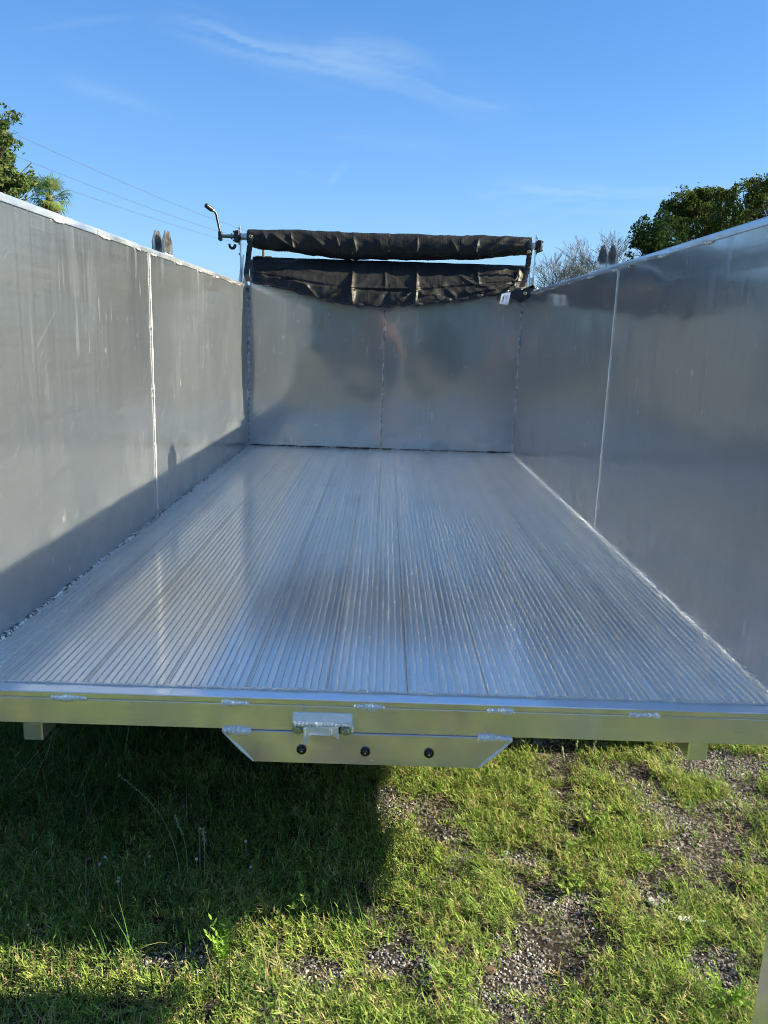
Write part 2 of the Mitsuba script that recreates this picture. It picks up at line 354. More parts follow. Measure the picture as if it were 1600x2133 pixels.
# front wall: two sheets, a seam, welded corners
for a, b, sd in ((-W2 + 0.001, -0.0008, 51), (0.0008, W2 - 0.001, 52)):
    xs, zs = np.linspace(a, b, 28), np.linspace(-0.005, 1.166, 24)
    xx, zz = np.meshgrid(xs, zs, indexing='ij')
    edge = np.clip(np.minimum.reduce([xx - a, b - xx, zz, 1.166 - zz]) / 0.15, 0, 1)
    d = 0.006 * (meshkit.fbm(np.stack([xx * 2.4, zz * 2.2, 0 * xx + sd], -1), 2, sd) - 0.5) * edge
    m = grid_mesh(np.stack([xx, L - d, zz], -1))
    add('trailer__front_wall__panel', m, 'wall_metal', True)
add('trailer__front_wall__outer_skin', box(-W2, W2, L + 0.004, L + TK, -0.085, 1.188, 0.002), 'wall_metal', False)
add('trailer__front_wall__seam_weld', weld((0, L - 0.001, 0.004), (0, L - 0.001, 1.17), 0.0075, 0.007, 21), 'weld_grey', 60)
for s in (-1, 1):
    add('trailer__front_wall__corner_weld', weld((s * (W2 - 0.003), L - 0.003, 0.004), (s * (W2 - 0.003), L - 0.003, 1.17), 0.012, 0.010, 22 + s), 'weld_grey', 60, 'sooty corner weld')
add('trailer__front_wall__floor_weld', weld((-W2 + 0.01, L - 0.002, 0.003), (W2 - 0.01, L - 0.002, 0.003), 0.006, 0.007, 26, 0.3), 'weld_grey', 60)
add('trailer__front_wall__grime_line', weld((-W2 + 0.01, L - 0.003, 0.009), (W2 - 0.01, L - 0.003, 0.009), 0.0045, 0.02, 27, 0.4), 'dirt_black', 60)
# the sheet standing above the front wall that carries the tarp, and its side gussets
add('trailer__tarp_shield', box(-1.0, 1.0, L + 0.004, L + 0.009, 1.189, 1.370, 0.001), 'wall_metal', False)
for s in (-1, 1):
    add('trailer__tarp_shield__gusset', prism([(L - 0.07, 1.191), (L + 0.055, 1.191), (L + 0.045, 1.40), (L + 0.0, 1.40)], 'x', s * 1.045 - 0.003, s * 1.045 + 0.003), 'plate_metal', False)
    add('trailer__tarp_shield__gusset', prism([(s * 1.020, 1.191), (s * 1.095, 1.191), (s * 1.080, 1.31), (s * 1.055, 1.31)], 'y', L + 0.057, L + 0.063), 'plate_metal', False)

# floor planks: extruded sections with raised ribs, each plank its own piece
PITCH = 0.1975


def plank(x0, x1, full=True):
    n = max(4, int(round((x1 - x0 - 0.008) / 0.019)))
    pts = [(x0 + 0.0003, -0.03), (x0 + 0.0003, -0.0012), (x0 + 0.0009, 0.0)]
    for k in range(n + 1):
        c = x0 + 0.006 + (x1 - x0 - 0.012) * k / n
        w = 0.0018
        pts += [(c - w - 0.0007, 0.0), (c - w, 0.0022), (c - w * 0.5, 0.0031), (c + w * 0.5, 0.0031), (c + w, 0.0022), (c + w + 0.0007, 0.0)]
    pts += [(x1 - 0.0009, 0.0), (x1 - 0.0003, -0.0012), (x1 - 0.0003, -0.03)]
    return prism(pts, 'y', 0.006, L - 0.004)


edges = [-W2 + 0.002] + [PITCH * (k - 4.5) for k in range(10)] + [W2 - 0.002]
for a, b in zip(edges[:-1], edges[1:]):
    add('trailer__floor__plank', plank(a, b), 'floor_metal', 35)

# rear sill: box beam with a lip, welds, light plate and latch keeper
SY = -0.040
add('trailer__rear_sill__beam', box(-W2 - TK, W2 + TK, SY, 0.0, -0.083, -0.0152, 0.0025), 'sill_metal', False)
add('trailer__rear_sill__lip', box(-W2 - TK, W2 + TK, SY - 0.0004, 0.0035, -0.0145, 0.001, 0.002), 'sill_metal', False)
add('trailer__rear_sill__groove', box(-W2 - TK, W2 + TK, SY + 0.0005, -0.004, -0.0158, -0.0140), 'rail_metal', False)
add('trailer__rear_sill__floor_weld', weld((-W2, 0.0045, 0.002), (W2, 0.0045, 0.002), 0.0045, 0.0055, 60, 0.25), 'weld_bright', 60)
for k, (a, b) in enumerate(((-0.751, -0.664), (-0.346, -0.278), (-0.032, 0.045), (0.287, 0.353), (0.626, 0.699))):
    add('trailer__rear_sill__weld_bead', weld((a, SY - 0.001, -0.0145), (b, SY - 0.001, -0.0145), 0.0066, 0.0085, 62 + k, 0.2, 9), 'weld_white', 60)
for a, b, k in ((-0.345, -0.275, 1), (0.268, 0.352, 2)):
    add('trailer__rear_sill__plate_weld', weld((a, SY - 0.003, -0.0845), (b, SY - 0.003, -0.0865), 0.0072, 0.009, 70 + k, 0.25, 9), 'weld_white', 60)
add('trailer__light_plate', prism([(-0.345, -0.084), (0.353, -0.084), (0.274, -0.163), (-0.269, -0.163)], 'y', SY - 0.0045, SY + 0.006), 'sill_metal', False, 'tapered plate under the rear sill')
add('trailer__light_plate__edge_bead', tube([(-0.343, SY - 0.0035, -0.087), (-0.3, SY - 0.005, -0.130), (-0.269, SY - 0.004, -0.162)], [0.002, 0.0042, 0.002], 8), 'cast_metal', 60)
add('trailer__light_plate__edge_bead', tube([(0.352, SY - 0.0035, -0.087), (0.31, SY - 0.005, -0.128), (0.275, SY - 0.004, -0.162)], [0.002, 0.005, 0.002], 8), 'cast_metal', 60)
for x, z in ((-0.153, -0.1275), (0.000, -0.1275), (0.153, -0.1265)):
    y0 = SY - 0.0045
    prof = [(0.0, 0.0), (0.0118, 0.0), (0.0122, 0.003), (0.0112, 0.0052), (0.0092, 0.0050), (0.0088, 0.0036), (0.0082, 0.0042), (0.0070, 0.0068), (0.0040, 0.0088), (0.0, 0.0094)]
    m = trimesh.creation.revolve(np.array(prof), sections=28)
    m = trimesh.Trimesh(np.stack([m.vertices[:, 0] + x, y0 - m.vertices[:, 2], m.vertices[:, 1] + z], 1), m.faces, process=False)
    m.fix_normals()
    add('trailer__light_plate__marker_light', m, 'lens_black', 40)
    add('trailer__light_plate__bulb', trimesh.creation.icosphere(2, 0.0024).apply_translation((x, y0 - 0.0082, z - 0.001)), 'zinc', True)
# latch keeper: bent plate, casting with a dog leg, weld, two bolts
y0 = SY
add('trailer__latch_keeper', box(-0.174, -0.033, y0 - 0.010, y0, -0.081, -0.050, 0.002), 'cast_shaded', False, 'cast latch keeper bolted to the sill')
add('trailer__latch_keeper__top_flange', prism([(y0, -0.034), (y0 - 0.004, -0.034), (y0 - 0.016, -0.049), (y0 - 0.016, -0.054), (y0, -0.054)], 'x', -0.174, -0.033), 'cast_metal', False)
add('trailer__latch_keeper__weld_bead', weld((-0.172, y0 - 0.015, -0.055), (-0.036, y0 - 0.015, -0.056), 0.0058, 0.0085, 80, 0.2, 9), 'weld_white', 60)
add('trailer__latch_keeper__weld_bead', weld((-0.033, y0 - 0.012, -0.052), (-0.035, y0 - 0.010, -0.078), 0.0045, 0.0075, 81, 0.3, 8), 'weld_white', 60)
from shapely.geometry import Polygon as _Pg
body = [(-0.148, -0.061), (-0.066, -0.059), (-0.063, -0.086), (-0.067, -0.090), (-0.072, -0.084), (-0.075, -0.080), (-0.128, -0.080), (-0.133, -0.084), (-0.136, -0.103), (-0.141, -0.106), (-0.147, -0.103)]
add('trailer__latch_keeper__hook', prism([(x, z) for x, z in body], 'y', y0 - 0.022, y0 - 0.0105), 'cast_metal', False)
add('trailer__latch_keeper__hook_rib', cat_([box(-0.1475, -0.1425, y0 - 0.026, y0 - 0.021, -0.101, -0.062, 0.0015), box(-0.135, -0.082, y0 - 0.0255, y0 - 0.021, -0.0795, -0.0755, 0.0015), box(-0.086, -0.080, y0 - 0.0255, y0 - 0.021, -0.078, -0.061, 0.0015)]), 'cast_metal', False)
for x in (-0.1615, -0.0475):
    z = -0.0690
    add('trailer__latch_keeper__bolt', cat_([cyl((x, y0 - 0.0095, z), (x, y0 - 0.0175, z), 0.0130, 24, 0.0010), cyl((x, y0 - 0.0175, z), (x, y0 - 0.0265, z), 0.0088, 6, 0.0012)]), 'zinc_bolt', 20)
# frame rails under the floor, crossmembers, wheels, mudguards
for x in (-0.847, 0.846):
    add('trailer__frame_rail', box(x - 0.025, x + 0.025, 0.06, 4.1, -0.185, -0.0835, 0.003), 'sill_metal', False)
add('trailer__underfloor', box(-W2 + 0.01, W2 - 0.01, 0.003, L, -0.083, -0.031), 'wall_metal', False)
tyre_prof = np.array([(0.20, -0.10), (0.26, -0.108), (0.33, -0.10), (0.345, -0.075), (0.35, 0.0), (0.345, 0.075), (0.33, 0.10), (0.26, 0.108), (0.20, 0.10)])
rim_prof = np.array([(0.0, 0.03), (0.05, 0.06), (0.07, 0.04), (0.15, 0.01), (0.19, 0.03), (0.205, 0.095), (0.205, -0.095), (0.15, -0.05), (0.0, -0.05)])
for s in (-1, 1):
    for yc in (1.16, 2.0):
        w = key_for('trailer__wheel__tyre').rsplit('__', 1)[0]
        k = sum(1 for q in scene if q.startswith('trailer__wheel') and q.endswith('__tyre'))
        wk = 'trailer__wheel' if k == 0 else f'trailer__wheel_{k:03d}'
        for nm, pr, mt in (('tyre', tyre_prof, 'tyre_rubber'), ('rim', rim_prof, 'zinc')):
            m = trimesh.creation.revolve(pr, sections=40)
            m = trimesh.Trimesh(np.stack([s * (1.20 + m.vertices[:, 2]), m.vertices[:, 0] + yc, m.vertices[:, 1] + G + 0.345], 1), m.faces, process=False)
            m.fix_normals()
            add(f'{wk}__{nm}', m, mt, 35)
    add('trailer__mudguard', box(s * 1.21 - 0.13, s * 1.21 + 0.13, 0.86, 2.34, 0.115, 0.125, 0.002), 'rail_metal', False)
for yc in (1.16, 2.0):
    add('trailer__axle', cyl((-1.15, yc, G + 0.345), (1.15, yc, G + 0.345), 0.04, 16), 'black_steel', 40)
add('trailer__added_door', box(1.078, 1.106, -0.80, -0.29, 0.16, 1.17, 0.003), 'wall_metal', False, 'added unseen door leaf that casts a shadow on the lower left grass')  # unseen leaf added as a shadow caster for the lower left ground
add('trailer__added_post', box(1.068, 1.11, -0.17, -0.046, 0.12, 1.17, 0.003), 'rail_metal', False)  # unseen post added to stretch the trailer shadow towards the camera

# ------------------------------------------------------------------ roll tarp over the front wall
tag('roll_tarp', 'black mesh roll tarp with crank handle, half unrolled over the front wall of the trailer', 'tarp')
TX0, TX1, TY = -0.985, 1.015, 4.20


def crease(x, t, seed, fx, ft):
    n = meshkit.fbm(np.stack([x * fx, t * ft, 0 * x + seed], -1), 3, seed)
    return 1 - np.abs(2 * n - 1)


def ridges(x, z, segs):
    """Fold heights at (x, z): each fold is a polyline read off the photograph's tarp (pixels), with a width and a height in metres."""
    out = np.zeros_like(x)
    for pts, w, a in segs:
        p = np.array([at(u_, v_, 4.10)[[0, 2]] for u_, v_ in pts])
        best = np.full(x.shape, 9.0)
        ss = np.zeros_like(x)
        for i in range(len(p) - 1):
            d = p[i + 1] - p[i]
            t = np.clip(((x - p[i, 0]) * d[0] + (z - p[i, 1]) * d[1]) / (d @ d), 0, 1)
            dd = np.hypot(x - p[i, 0] - t * d[0], z - p[i, 1] - t * d[1])
            ss = np.where(dd < best, (i + t) / (len(p) - 1), ss)
            best = np.minimum(best, dd)
        out += a * np.exp(-(best / w) ** 1.3) * np.clip(0.25 + np.sin(ss * PI), 0, 1)
    return out


ROLL_FOLDS = [([(562, 484), (590, 502), (642, 530)], 0.022, 0.026), ([(604, 482), (607, 500), (612, 522)], 0.010, 0.012), ([(545, 480), (560, 510), (580, 522)], 0.016, 0.018), ([(650, 490), (675, 515), (690, 535)], 0.018, 0.014),
              ([(735, 490), (741, 520), (738, 560)], 0.016, 0.020), ([(700, 492), (708, 520)], 0.008, 0.010), ([(870, 494), (869, 520), (870, 545)], 0.012, 0.014), ([(940, 497), (958, 530)], 0.014, 0.010),
              ([(998, 496), (992, 520), (1003, 545)], 0.012, 0.016), ([(1098, 496), (1050, 520), (1000, 545)], 0.026, 0.026), ([(1062, 490), (1025, 512), (985, 538)], 0.018, 0.016), ([(1098, 515), (1070, 532), (1040, 540)], 0.014, 0.016), ([(790, 495), (800, 540)], 0.02, 0.008)]
SHEET_FOLDS = [([(522, 556), (560, 582), (650, 572)], 0.024, 0.022), ([(530, 545), (600, 548), (660, 568), (720, 575)], 0.022, 0.014), ([(612, 585), (640, 595), (664, 622)], 0.010, 0.016), ([(735, 560), (733, 600), (736, 636)], 0.016, 0.030), ([(735, 594), (700, 612), (680, 626)], 0.014, 0.018),
               ([(870, 545), (868, 575), (866, 604), (863, 636)], 0.014, 0.026), ([(866, 602), (840, 622), (812, 636)], 0.014, 0.022), ([(868, 604), (882, 616), (905, 612)], 0.010, 0.014), ([(955, 572), (985, 592), (1020, 598), (1060, 588)], 0.012, 0.014), ([(998, 548), (996, 575), (998, 597)], 0.012, 0.012),
               ([(1092, 545), (1076, 582), (1030, 602), (960, 612)], 0.022, 0.026), ([(1088, 540), (1050, 560), (1000, 575)], 0.026, 0.018), ([(660, 596), (740, 600), (830, 602), (900, 598)], 0.010, 0.010), ([(800, 540), (803, 580), (802, 600)], 0.010, 0.008), ([(600, 600), (650, 612)], 0.012, 0.012)]
xs = np.linspace(TX0, TX1, 420)
th = np.linspace(0, 2 * PI, 80, endpoint=False)
X, TH = np.meshgrid(xs, th, indexing='ij')
q = (X - TX0) / (TX1 - TX0)
sag = np.sin(q * PI) ** 0.7
rb = np.array([at(a, b, 4.13)[[0, 2]] for a, b in ((515, 512), (535, 518), (600, 523), (650, 532), (700, 538), (800, 541), (900, 542), (990, 539), (1050, 533), (1090, 529), (1108, 528))])
hh = (1.580 - 0.010 * sag + 0.006 * q - np.interp(X, rb[:, 0], rb[:, 1])) / 2 * 0.97
hd = 0.062 + 0.012 * sag
endp = np.exp(-q / 0.16) + np.exp(-(1 - q) / 0.16)
tw = np.where(q < 0.5, 1, -1)
wr = 0.7 * (meshkit.fbm(np.stack([X * 7 + tw * TH * 1.1 * endp, np.cos(TH) * 1.0, np.sin(TH) * 1.0 + X * 2], -1), 3, 5) - 0.5)
wr2 = crease(X + tw * np.sin(TH) * 0.10, np.sin(TH) * 0.5, 9, 7, 1.2)
rr = 1 + 0.42 * wr * (0.35 + endp) + 0.16 * (wr2 - 0.6)
topz = 1.580 - 0.010 * sag + 0.006 * q + 0.006 * np.sin(X * 9 + 1) * endp
Pz = topz - hh + hh * rr * np.sin(TH)
Py = TY + hd * rr * np.cos(TH)
fold = ridges(X, Pz, ROLL_FOLDS) * (np.cos(TH) < 0.2)
Py = Py - fold * 0.9
Pz = Pz + fold * 0.35 * np.sin(TH)
add('roll_tarp__roll', grid_mesh(np.stack([X, Py, Pz], -1), True), 'tarp_mesh', True)
for x, s in ((TX0, -1), (TX1, 1)):
    add('roll_tarp__end_cap', cat_([cyl((x - s * 0.01, TY, 1.520), (x + s * 0.022, TY, 1.520), 0.052, 18, 0.006), cyl((x, TY, 1.516), (x + s * 0.012, TY, 1.516), 0.058, 18, 0.004)]), 'black_rubber', 40)
    add('roll_tarp__roller_tube', cyl((x + s * 0.02, TY, 1.520), (x + s * 0.075, TY, 1.520), 0.0235, 18), 'zinc', 40)

# hanging sheet: from the shield's top edge down, blown towards the rear, its lower edge turned under
bot_px = [(513, 584), (560, 592), (620, 608), (680, 626), (735, 636), (800, 638), (862, 635), (960, 623), (1040, 609), (1120, 600)]
bx = np.array([at(a, b, 3.95)[0] for a, b in bot_px])
bz = np.array([at(a, b, 3.95)[2] for a, b in bot_px])
xs = np.linspace(TX0 + 0.01, TX1 + 0.015, 460)
ts = np.concatenate([np.linspace(0, 1, 90), 1 + np.linspace(0.03, 1, 22)])
X, TT = np.meshgrid(xs, ts, indexing='ij')
q = (X - xs[0]) / (xs[-1] - xs[0])
zb = np.interp(X, bx, bz)
bulge = (0.05 + 0.22 * np.sin(np.clip(q, 0, 1) * PI) ** 0.45) * (1 - 0.25 * q)
t1 = np.clip(TT, 0, 1)
t2 = np.clip(TT - 1, 0, 1)
ztop = 1.387 + 0 * X
y = 4.226 - bulge * (1 - (1 - t1) ** 1.7)
z = ztop + (zb - ztop) * t1
crz = crease(X * 1.0 + TT * 0.35, TT, 13, 4.5, 1.6)
cr2 = crease(X - TT * 0.25 * np.sign(q - 0.5), TT, 17, 9, 2.5)
amp = 0.35 + 0.65 * np.clip(t1 * 1.6 - 0.4, 0, 1)
tri = np.maximum(0, 1 - np.abs(X - 0.19) / 0.16) * np.clip(t1 * 2.2 - 1.2, 0, 1) + 0.8 * np.maximum(0, 1 - np.abs(X + 0.21) / 0.2) * np.clip(t1 * 2.2 - 1.2, 0, 1)
dent = np.exp(-((t1 - 0.66 - 0.02 * np.sin(X * 7)) / 0.03) ** 2) * 0.010
y = y - 0.020 * (crz - 0.75) * amp - 0.014 * (cr2 - 0.75) * amp - 1.1 * ridges(X, z, SHEET_FOLDS) * np.clip(t1 * 6, 0, 1) + dent
z = z + 0.008 * (cr2 - 0.7) * amp
# turned-under hem: goes back and slightly up towards the wall
y = y + t2 * (0.10 + 0.06 * np.sin(q * PI))
z = z + t2 * (0.035 + 0.05 * (1 - np.sin(q * PI)) * (q < 0.5)) - 0.012 * np.sin(t2 * PI)
y = np.minimum(y, 4.225)
add('roll_tarp__hanging_sheet', grid_mesh(np.stack([X, y, z], -1)), 'tarp_mesh', True, 'creased lower fall of black mesh')
hx = X[:, 89]
hy, hz = y[:, 89], z[:, 89]
rad = 0.010 + 0.010 * np.clip((hx - 0.25) / 0.6, 0, 1) + 0.004 * np.sin(hx * 60) + 0.003 * np.sin(hx * 31 + 1)
path = np.stack([hx, hy + 0.008, hz + 0.004 + 0.002 * np.sin(hx * 43)], 1)
path = np.vstack([path, [[1.03, 3.955, path[-1, 2] + 0.004], [1.055, 3.99, path[-1, 2] + 0.003]]])
rad = np.append(rad, [0.017, 0.007])
add('roll_tarp__bottom_hem', tube(path, rad, 12), 'webbing', True, 'thick black bottom hem with brass eyelets')
# side hems: webbing strips from the roll down to the sheet
for s, px in ((-1, [(520, 478), (523, 497), (519, 520), (516, 550), (512, 572), (520, 588)]), (1, [(1102, 492), (1105, 515), (1102, 535), (1099, 560), (1094, 580), (1086, 600)])):
    ctr = np.array([at(a, b, yy) for (a, b), yy in zip(px, (4.165, 4.125, 4.13, 4.16, 4.12, 4.00))])
    k = np.linspace(0, 1, 60)
    c = np.stack([np.interp(k, np.linspace(0, 1, len(ctr)), ctr[:, i]) for i in range(3)], 1)
    c = np.stack([np.convolve(np.pad(c[:, i], 4, mode='edge'), np.ones(9) / 9, mode='valid') for i in range(3)], 1)
    wv = np.linspace(-0.019, 0.019, 7)
    rip = 0.004 * np.sin(k * 70 + s)[:, None] * (0.4 + 0.6 * (s > 0)) * (k > 0.25)[:, None]
    Pm = np.stack([c[:, 0:1] + wv[None], c[:, 1:2] + rip - 0.004 * np.cos(wv / 0.019 * 1.3)[None], c[:, 2:3] + 0.25 * s * rip + 0 * wv[None]], -1)
    front = grid_mesh(Pm)
    backm = grid_mesh(Pm + np.array([0, 0.004, 0]))
    backm = trimesh.Trimesh(backm.vertices, backm.faces[:, ::-1], process=False)
    add('roll_tarp__side_hem', cat_([front, backm]), 'webbing', True)


def eyelet(c, nrm, r0=0.0075, r1=0.0035):
    tor = trimesh.creation.torus(r0, r1, major_sections=24, minor_sections=10)
    tor.apply_transform(trimesh.geometry.align_vectors([0, 0, 1], np.array(nrm, float) / np.linalg.norm(nrm)))
    tor.apply_translation(c)
    return tor


for px, yy, nr in (((522, 492), 4.108, (0, -1, 0.1)), ((1102, 524), 4.108, (-0.2, -1, 0.1)), ((1094, 611), 3.915, (-0.1, -1, 0.2))):
    add('roll_tarp__eyelet', eyelet(at(*px, yy), nr, 0.0085, 0.0036), 'brass', True)
add('roll_tarp__eyelet', eyelet(at(511, 583, 4.06), (0.2, -0.6, 0.8), 0.009, 0.003), 'brass', True)
# loose corner flap under the hem on the right, and the care label
fl = [at(1060, 606, 3.93), at(1112, 600, 3.95), at(1106, 618, 3.94), at(1086, 632, 3.92), at(1062, 618, 3.93)]
flp = np.array(fl)
pts2 = [(p[0], p[2]) for p in flp]
m = prism(pts2, 'y', 3.925, 3.931).subdivide().subdivide()
m.vertices[:, 1] += 0.012 * np.sin(m.vertices[:, 0] * 55) * np.clip((1.14 - m.vertices[:, 2]) / 0.05, 0, 1)
add('roll_tarp__corner_flap', m, 'webbing', 60)
c0, c1, c2, c3 = at(1045, 612, 3.90), at(1064, 608, 3.90), at(1058, 636, 3.885), at(1040, 632, 3.885)
tg = np.array([[c0 * (1 - b) * (1 - a) + c1 * a * (1 - b) + c2 * a * b + c3 * (1 - a) * b + np.array([0, -0.006 * math.sin(b * 2.4), 0]) for b in np.linspace(0, 1, 9)] for a in np.linspace(0, 1, 7)])
add('roll_tarp__care_label', grid_mesh(tg), 'tag_white', True, 'small white printed label hanging from the hem')


def on_tag(a0, a1, b0, b1, off=-0.0008):
    f = lambda a, b: c0 * (1 - b) * (1 - a) + c1 * a * (1 - b) + c2 * a * b + c3 * (1 - a) * b + np.array([0, -0.006 * math.sin(b * 2.4) + off, 0])
    return grid_mesh(np.array([[f(a, b) for b in np.linspace(b0, b1, 5)] for a in (a0, a1)]))


add('roll_tarp__care_label__print', cat_([on_tag(0.28, 0.42, 0.22, 0.28), on_tag(0.24, 0.38, 0.32, 0.55), on_tag(0.26, 0.36, 0.58, 0.75), on_tag(0.30, 0.40, 0.78, 0.84)]), 'ink', True)
add('roll_tarp__care_label__small_print', cat_([on_tag(a, a + 0.035, 0.2, 0.2 + b) for a, b in ((0.55, 0.55), (0.64, 0.5), (0.73, 0.6), (0.82, 0.4))]), 'zinc', True)
# bearings, straps, crank
for s, x in ((-1, -1.078), (1, 1.094)):
    add('roll_tarp__bearing', cat_([box(x - 0.017, x + 0.017, TY - 0.038, TY + 0.038, 1.478, 1.560, 0.006), cyl((x - 0.026, TY, 1.520), (x + 0.026, TY, 1.520), 0.030, 18, 0.004)]), 'black_steel', 30)
    for dy, dz in ((-0.028, -0.03), (-0.028, 0.03), (0.028, -0.03), (0.028, 0.03)):
        add('roll_tarp__bearing_bolt', cyl((x + s * 0.017, TY + dy, 1.52 + dz), (x + s * 0.030, TY + dy, 1.52 + dz), 0.007, 6, 0.001), 'zinc_green', 20)
    add('roll_tarp__strap', cat_([box(x - s * 0.020 - 0.003, x - s * 0.020 + 0.003, TY - 0.018, TY + 0.018, 1.385, 1.595, 0.001), box(x - s * 0.020 - 0.003, x - s * 0.020 + 0.003, TY - 0.018, TY + 0.045, 1.190, 1.386, 0.001)]), 'zinc', False)
    for z in (1.40, 1.575, 1.47):
        add('roll_tarp__strap_bolt', cyl((x - s * 0.023, TY + 0.0, z), (x - s * 0.023 + s * 0.016, TY, z), 0.008, 6, 0.001), 'zinc_green', 20)
# hook that parks the crank
ang = np.linspace(-0.3, PI * 1.05, 16)
hk = np.stack([-1.118 - 0.020 * np.cos(PI - ang) * -1, 0 * ang + TY, 1.462 - 0.024 * np.sin(ang)], 1)
add('roll_tarp__crank_hook', tube(hk, np.linspace(0.009, 0.012, 16), 10), 'black_rubber', 60)
hub = np.array([-1.205, TY, 1.520])
add('roll_tarp__crank_shaft', cat_([cyl(hub + [0.01, 0, 0], (-1.085, TY, 1.520), 0.0125, 18), cyl((-1.128, TY, 1.520), (-1.116, TY, 1.520), 0.021, 16, 0.002), cyl((-1.105, TY, 1.520), (-1.098, TY, 1.520), 0.026, 6, 0.002)]), 'zinc_green', 30)
add('roll_tarp__crank_handle__hub', cat_([box(-1.217, -1.190, TY - 0.018, TY + 0.018, 1.492, 1.552, 0.005), cyl((-1.204, TY - 0.022, 1.50), (-1.204, TY + 0.022, 1.50), 0.014, 14, 0.003)]), 'black_steel', 30)
arm = np.array([(-1.205, TY, 1.545), (-1.212, TY, 1.58), (-1.222, TY, 1.625), (-1.230, TY, 1.665), (-1.238, TY - 0.008, 1.682), (-1.250, TY - 0.02, 1.690)])
add('roll_tarp__crank_handle__arm', tube(arm, 0.0085, 12), 'black_steel', 60)
g0, g1 = np.array([-1.250, TY - 0.02, 1.690]), np.array([-1.298, TY - 0.06, 1.722])
k = np.linspace(0, 1, 14)
add('roll_tarp__crank_handle__grip', tube(g0 + (g1 - g0) * k[:, None], 0.017 * np.minimum(1, np.sqrt(np.clip(np.minimum(k, 1 - k) * 9, 0.05, 1))), 16), 'black_rubber', 60)
add('roll_tarp__crank_handle__collar', cyl(g0 - (g1 - g0) * 0.05, g0 + (g1 - g0) * 0.06, 0.0135, 14, 0.002), 'zinc', 40)
# little shackle at the right end of the hem
sh = at(1117, 606, 4.0)
add('roll_tarp__shackle', cat_([trimesh.creation.icosphere(2, 0.010).apply_translation(sh + [0.0, 0, 0.016]), eyelet(sh - [0, 0, 0.012], (0.2, -1, 0.2), 0.009, 0.0045)]), 'zinc', True)

# ------------------------------------------------------------------ ground
def ground_z(x, y):
    p = np.stack([x, y, 0 * x], -1)
    near = np.exp(-((x / 6) ** 2 + (y / 6) ** 2))
    return G + (0.045 * (meshkit.fbm(p * 1.7, 3, 2) - 0.5) + 0.016 * (meshkit.fbm(p * 9, 3, 4) - 0.5)) * near


gx = np.concatenate([-np.geomspace(3000, 2.7, 40), np.arange(-2.6, 2.6, 0.022), np.geomspace(2.7, 3000, 40)])
gy = np.concatenate([-np.geomspace(3000, 2.3, 40), np.arange(-2.2, 2.4, 0.022), np.geomspace(2.5, 3000, 40)])
XX, YY = np.meshgrid(gx, gy, indexing='ij')
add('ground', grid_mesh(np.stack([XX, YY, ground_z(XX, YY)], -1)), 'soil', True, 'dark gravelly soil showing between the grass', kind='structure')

# bare gravel places read off the photograph (ground metres: x, y, rx, ry)
BARE = [(0.35, -0.24, 0.13, 0.19), (0.08, 0.46, 0.13, 0.16), (0.96, 0.46, 0.14, 0.20), (0.55, 0.04, 0.12, 0.07), (0.79, 0.03, 0.09, 0.12), (1.25, 0.52, 0.12, 0.12), (1.25, 0.80, 0.30, 0.13), (0.28, 0.30, 0.08, 0.05),
        (0.12, -0.16, 0.10, 0.08), (-0.10, -0.22, 0.10, 0.07), (0.85, -0.17, 0.09, 0.12), (0.5, 1.0, 0.5, 0.2), (0.45, 0.20, 0.10, 0.05), (0.62, 0.33, 0.07, 0.05), (-0.42, -0.20, 0.12, 0.05)]


def bareness(x, y):
    b = np.zeros_like(x)
    wob = meshkit.fbm(np.stack([x * 7, y * 7, 0 * x], -1), 3, 12) - 0.5
    for cx_, cy_, rx, ry in [(a, b, c * 0.74, d * 0.74) for a, b, c, d in BARE]:
        r = np.hypot((x - cx_) / rx, (y - cy_) / ry) + wob * 1.5
        b = np.maximum(b, np.clip((1.25 - r) / 0.5, 0, 1))
    return b


def cover(x, y):
    n = meshkit.fbm(np.stack([x * 4.5, y * 4.5, 0 * x], -1), 4, 6)
    c = np.clip((n - 0.345) / 0.15, 0.10, 1)
    c = np.where(x < 0.0, np.maximum(c, 0.75), c)
    return c * (1 - 0.90 * bareness(x, y))


# ------------------------------------------------------------------ grass
def blades(base, az, lean, curl, length, width, segs=3):
    """(vertices, faces): N tapering blades; lean is the angle from upright at the base, curl the extra bend to the tip."""
    N = len(base)
    t = np.linspace(0, 1, segs + 1)
    ang = lean[:, None] + curl[:, None] * t[None]
    ds = length[:, None] / segs
    hx = np.concatenate([np.zeros((N, 1)), np.cumsum(np.sin(ang[:, :-1]) * ds, 1)], 1)
    hz = np.concatenate([np.zeros((N, 1)), np.cumsum(np.cos(ang[:, :-1]) * ds, 1)], 1)
    c, s = np.cos(az)[:, None], np.sin(az)[:, None]
    mid = np.stack([base[:, 0:1] + c * hx, base[:, 1:2] + s * hx, base[:, 2:3] + hz], -1)
    side = np.stack([-s + 0 * hx, c + 0 * hx, 0 * hx], -1)
    tw = np.array([0.7, 1.0, 0.8, 0.5, 0.3])[:segs] if segs > 1 else np.array([1.0])
    w = width[:, None, None] * 0.5 * tw[None, :, None]
    v = np.concatenate([np.stack([mid[:, :-1] - side[:, :-1] * w, mid[:, :-1] + side[:, :-1] * w], 2).reshape(N, segs * 2, 3), mid[:, -1:]], 1)
    n = segs * 2 + 1
    f = []
    for k in range(segs - 1):
        f += [(2 * k, 2 * k + 1, 2 * k + 3), (2 * k, 2 * k + 3, 2 * k + 2)]
    f += [(2 * segs - 2, 2 * segs - 1, 2 * segs)]
    F = (np.array(f)[None] + (np.arange(N) * n)[:, None, None]).reshape(-1, 3)
    return v.reshape(-1, 3), F, n, mid


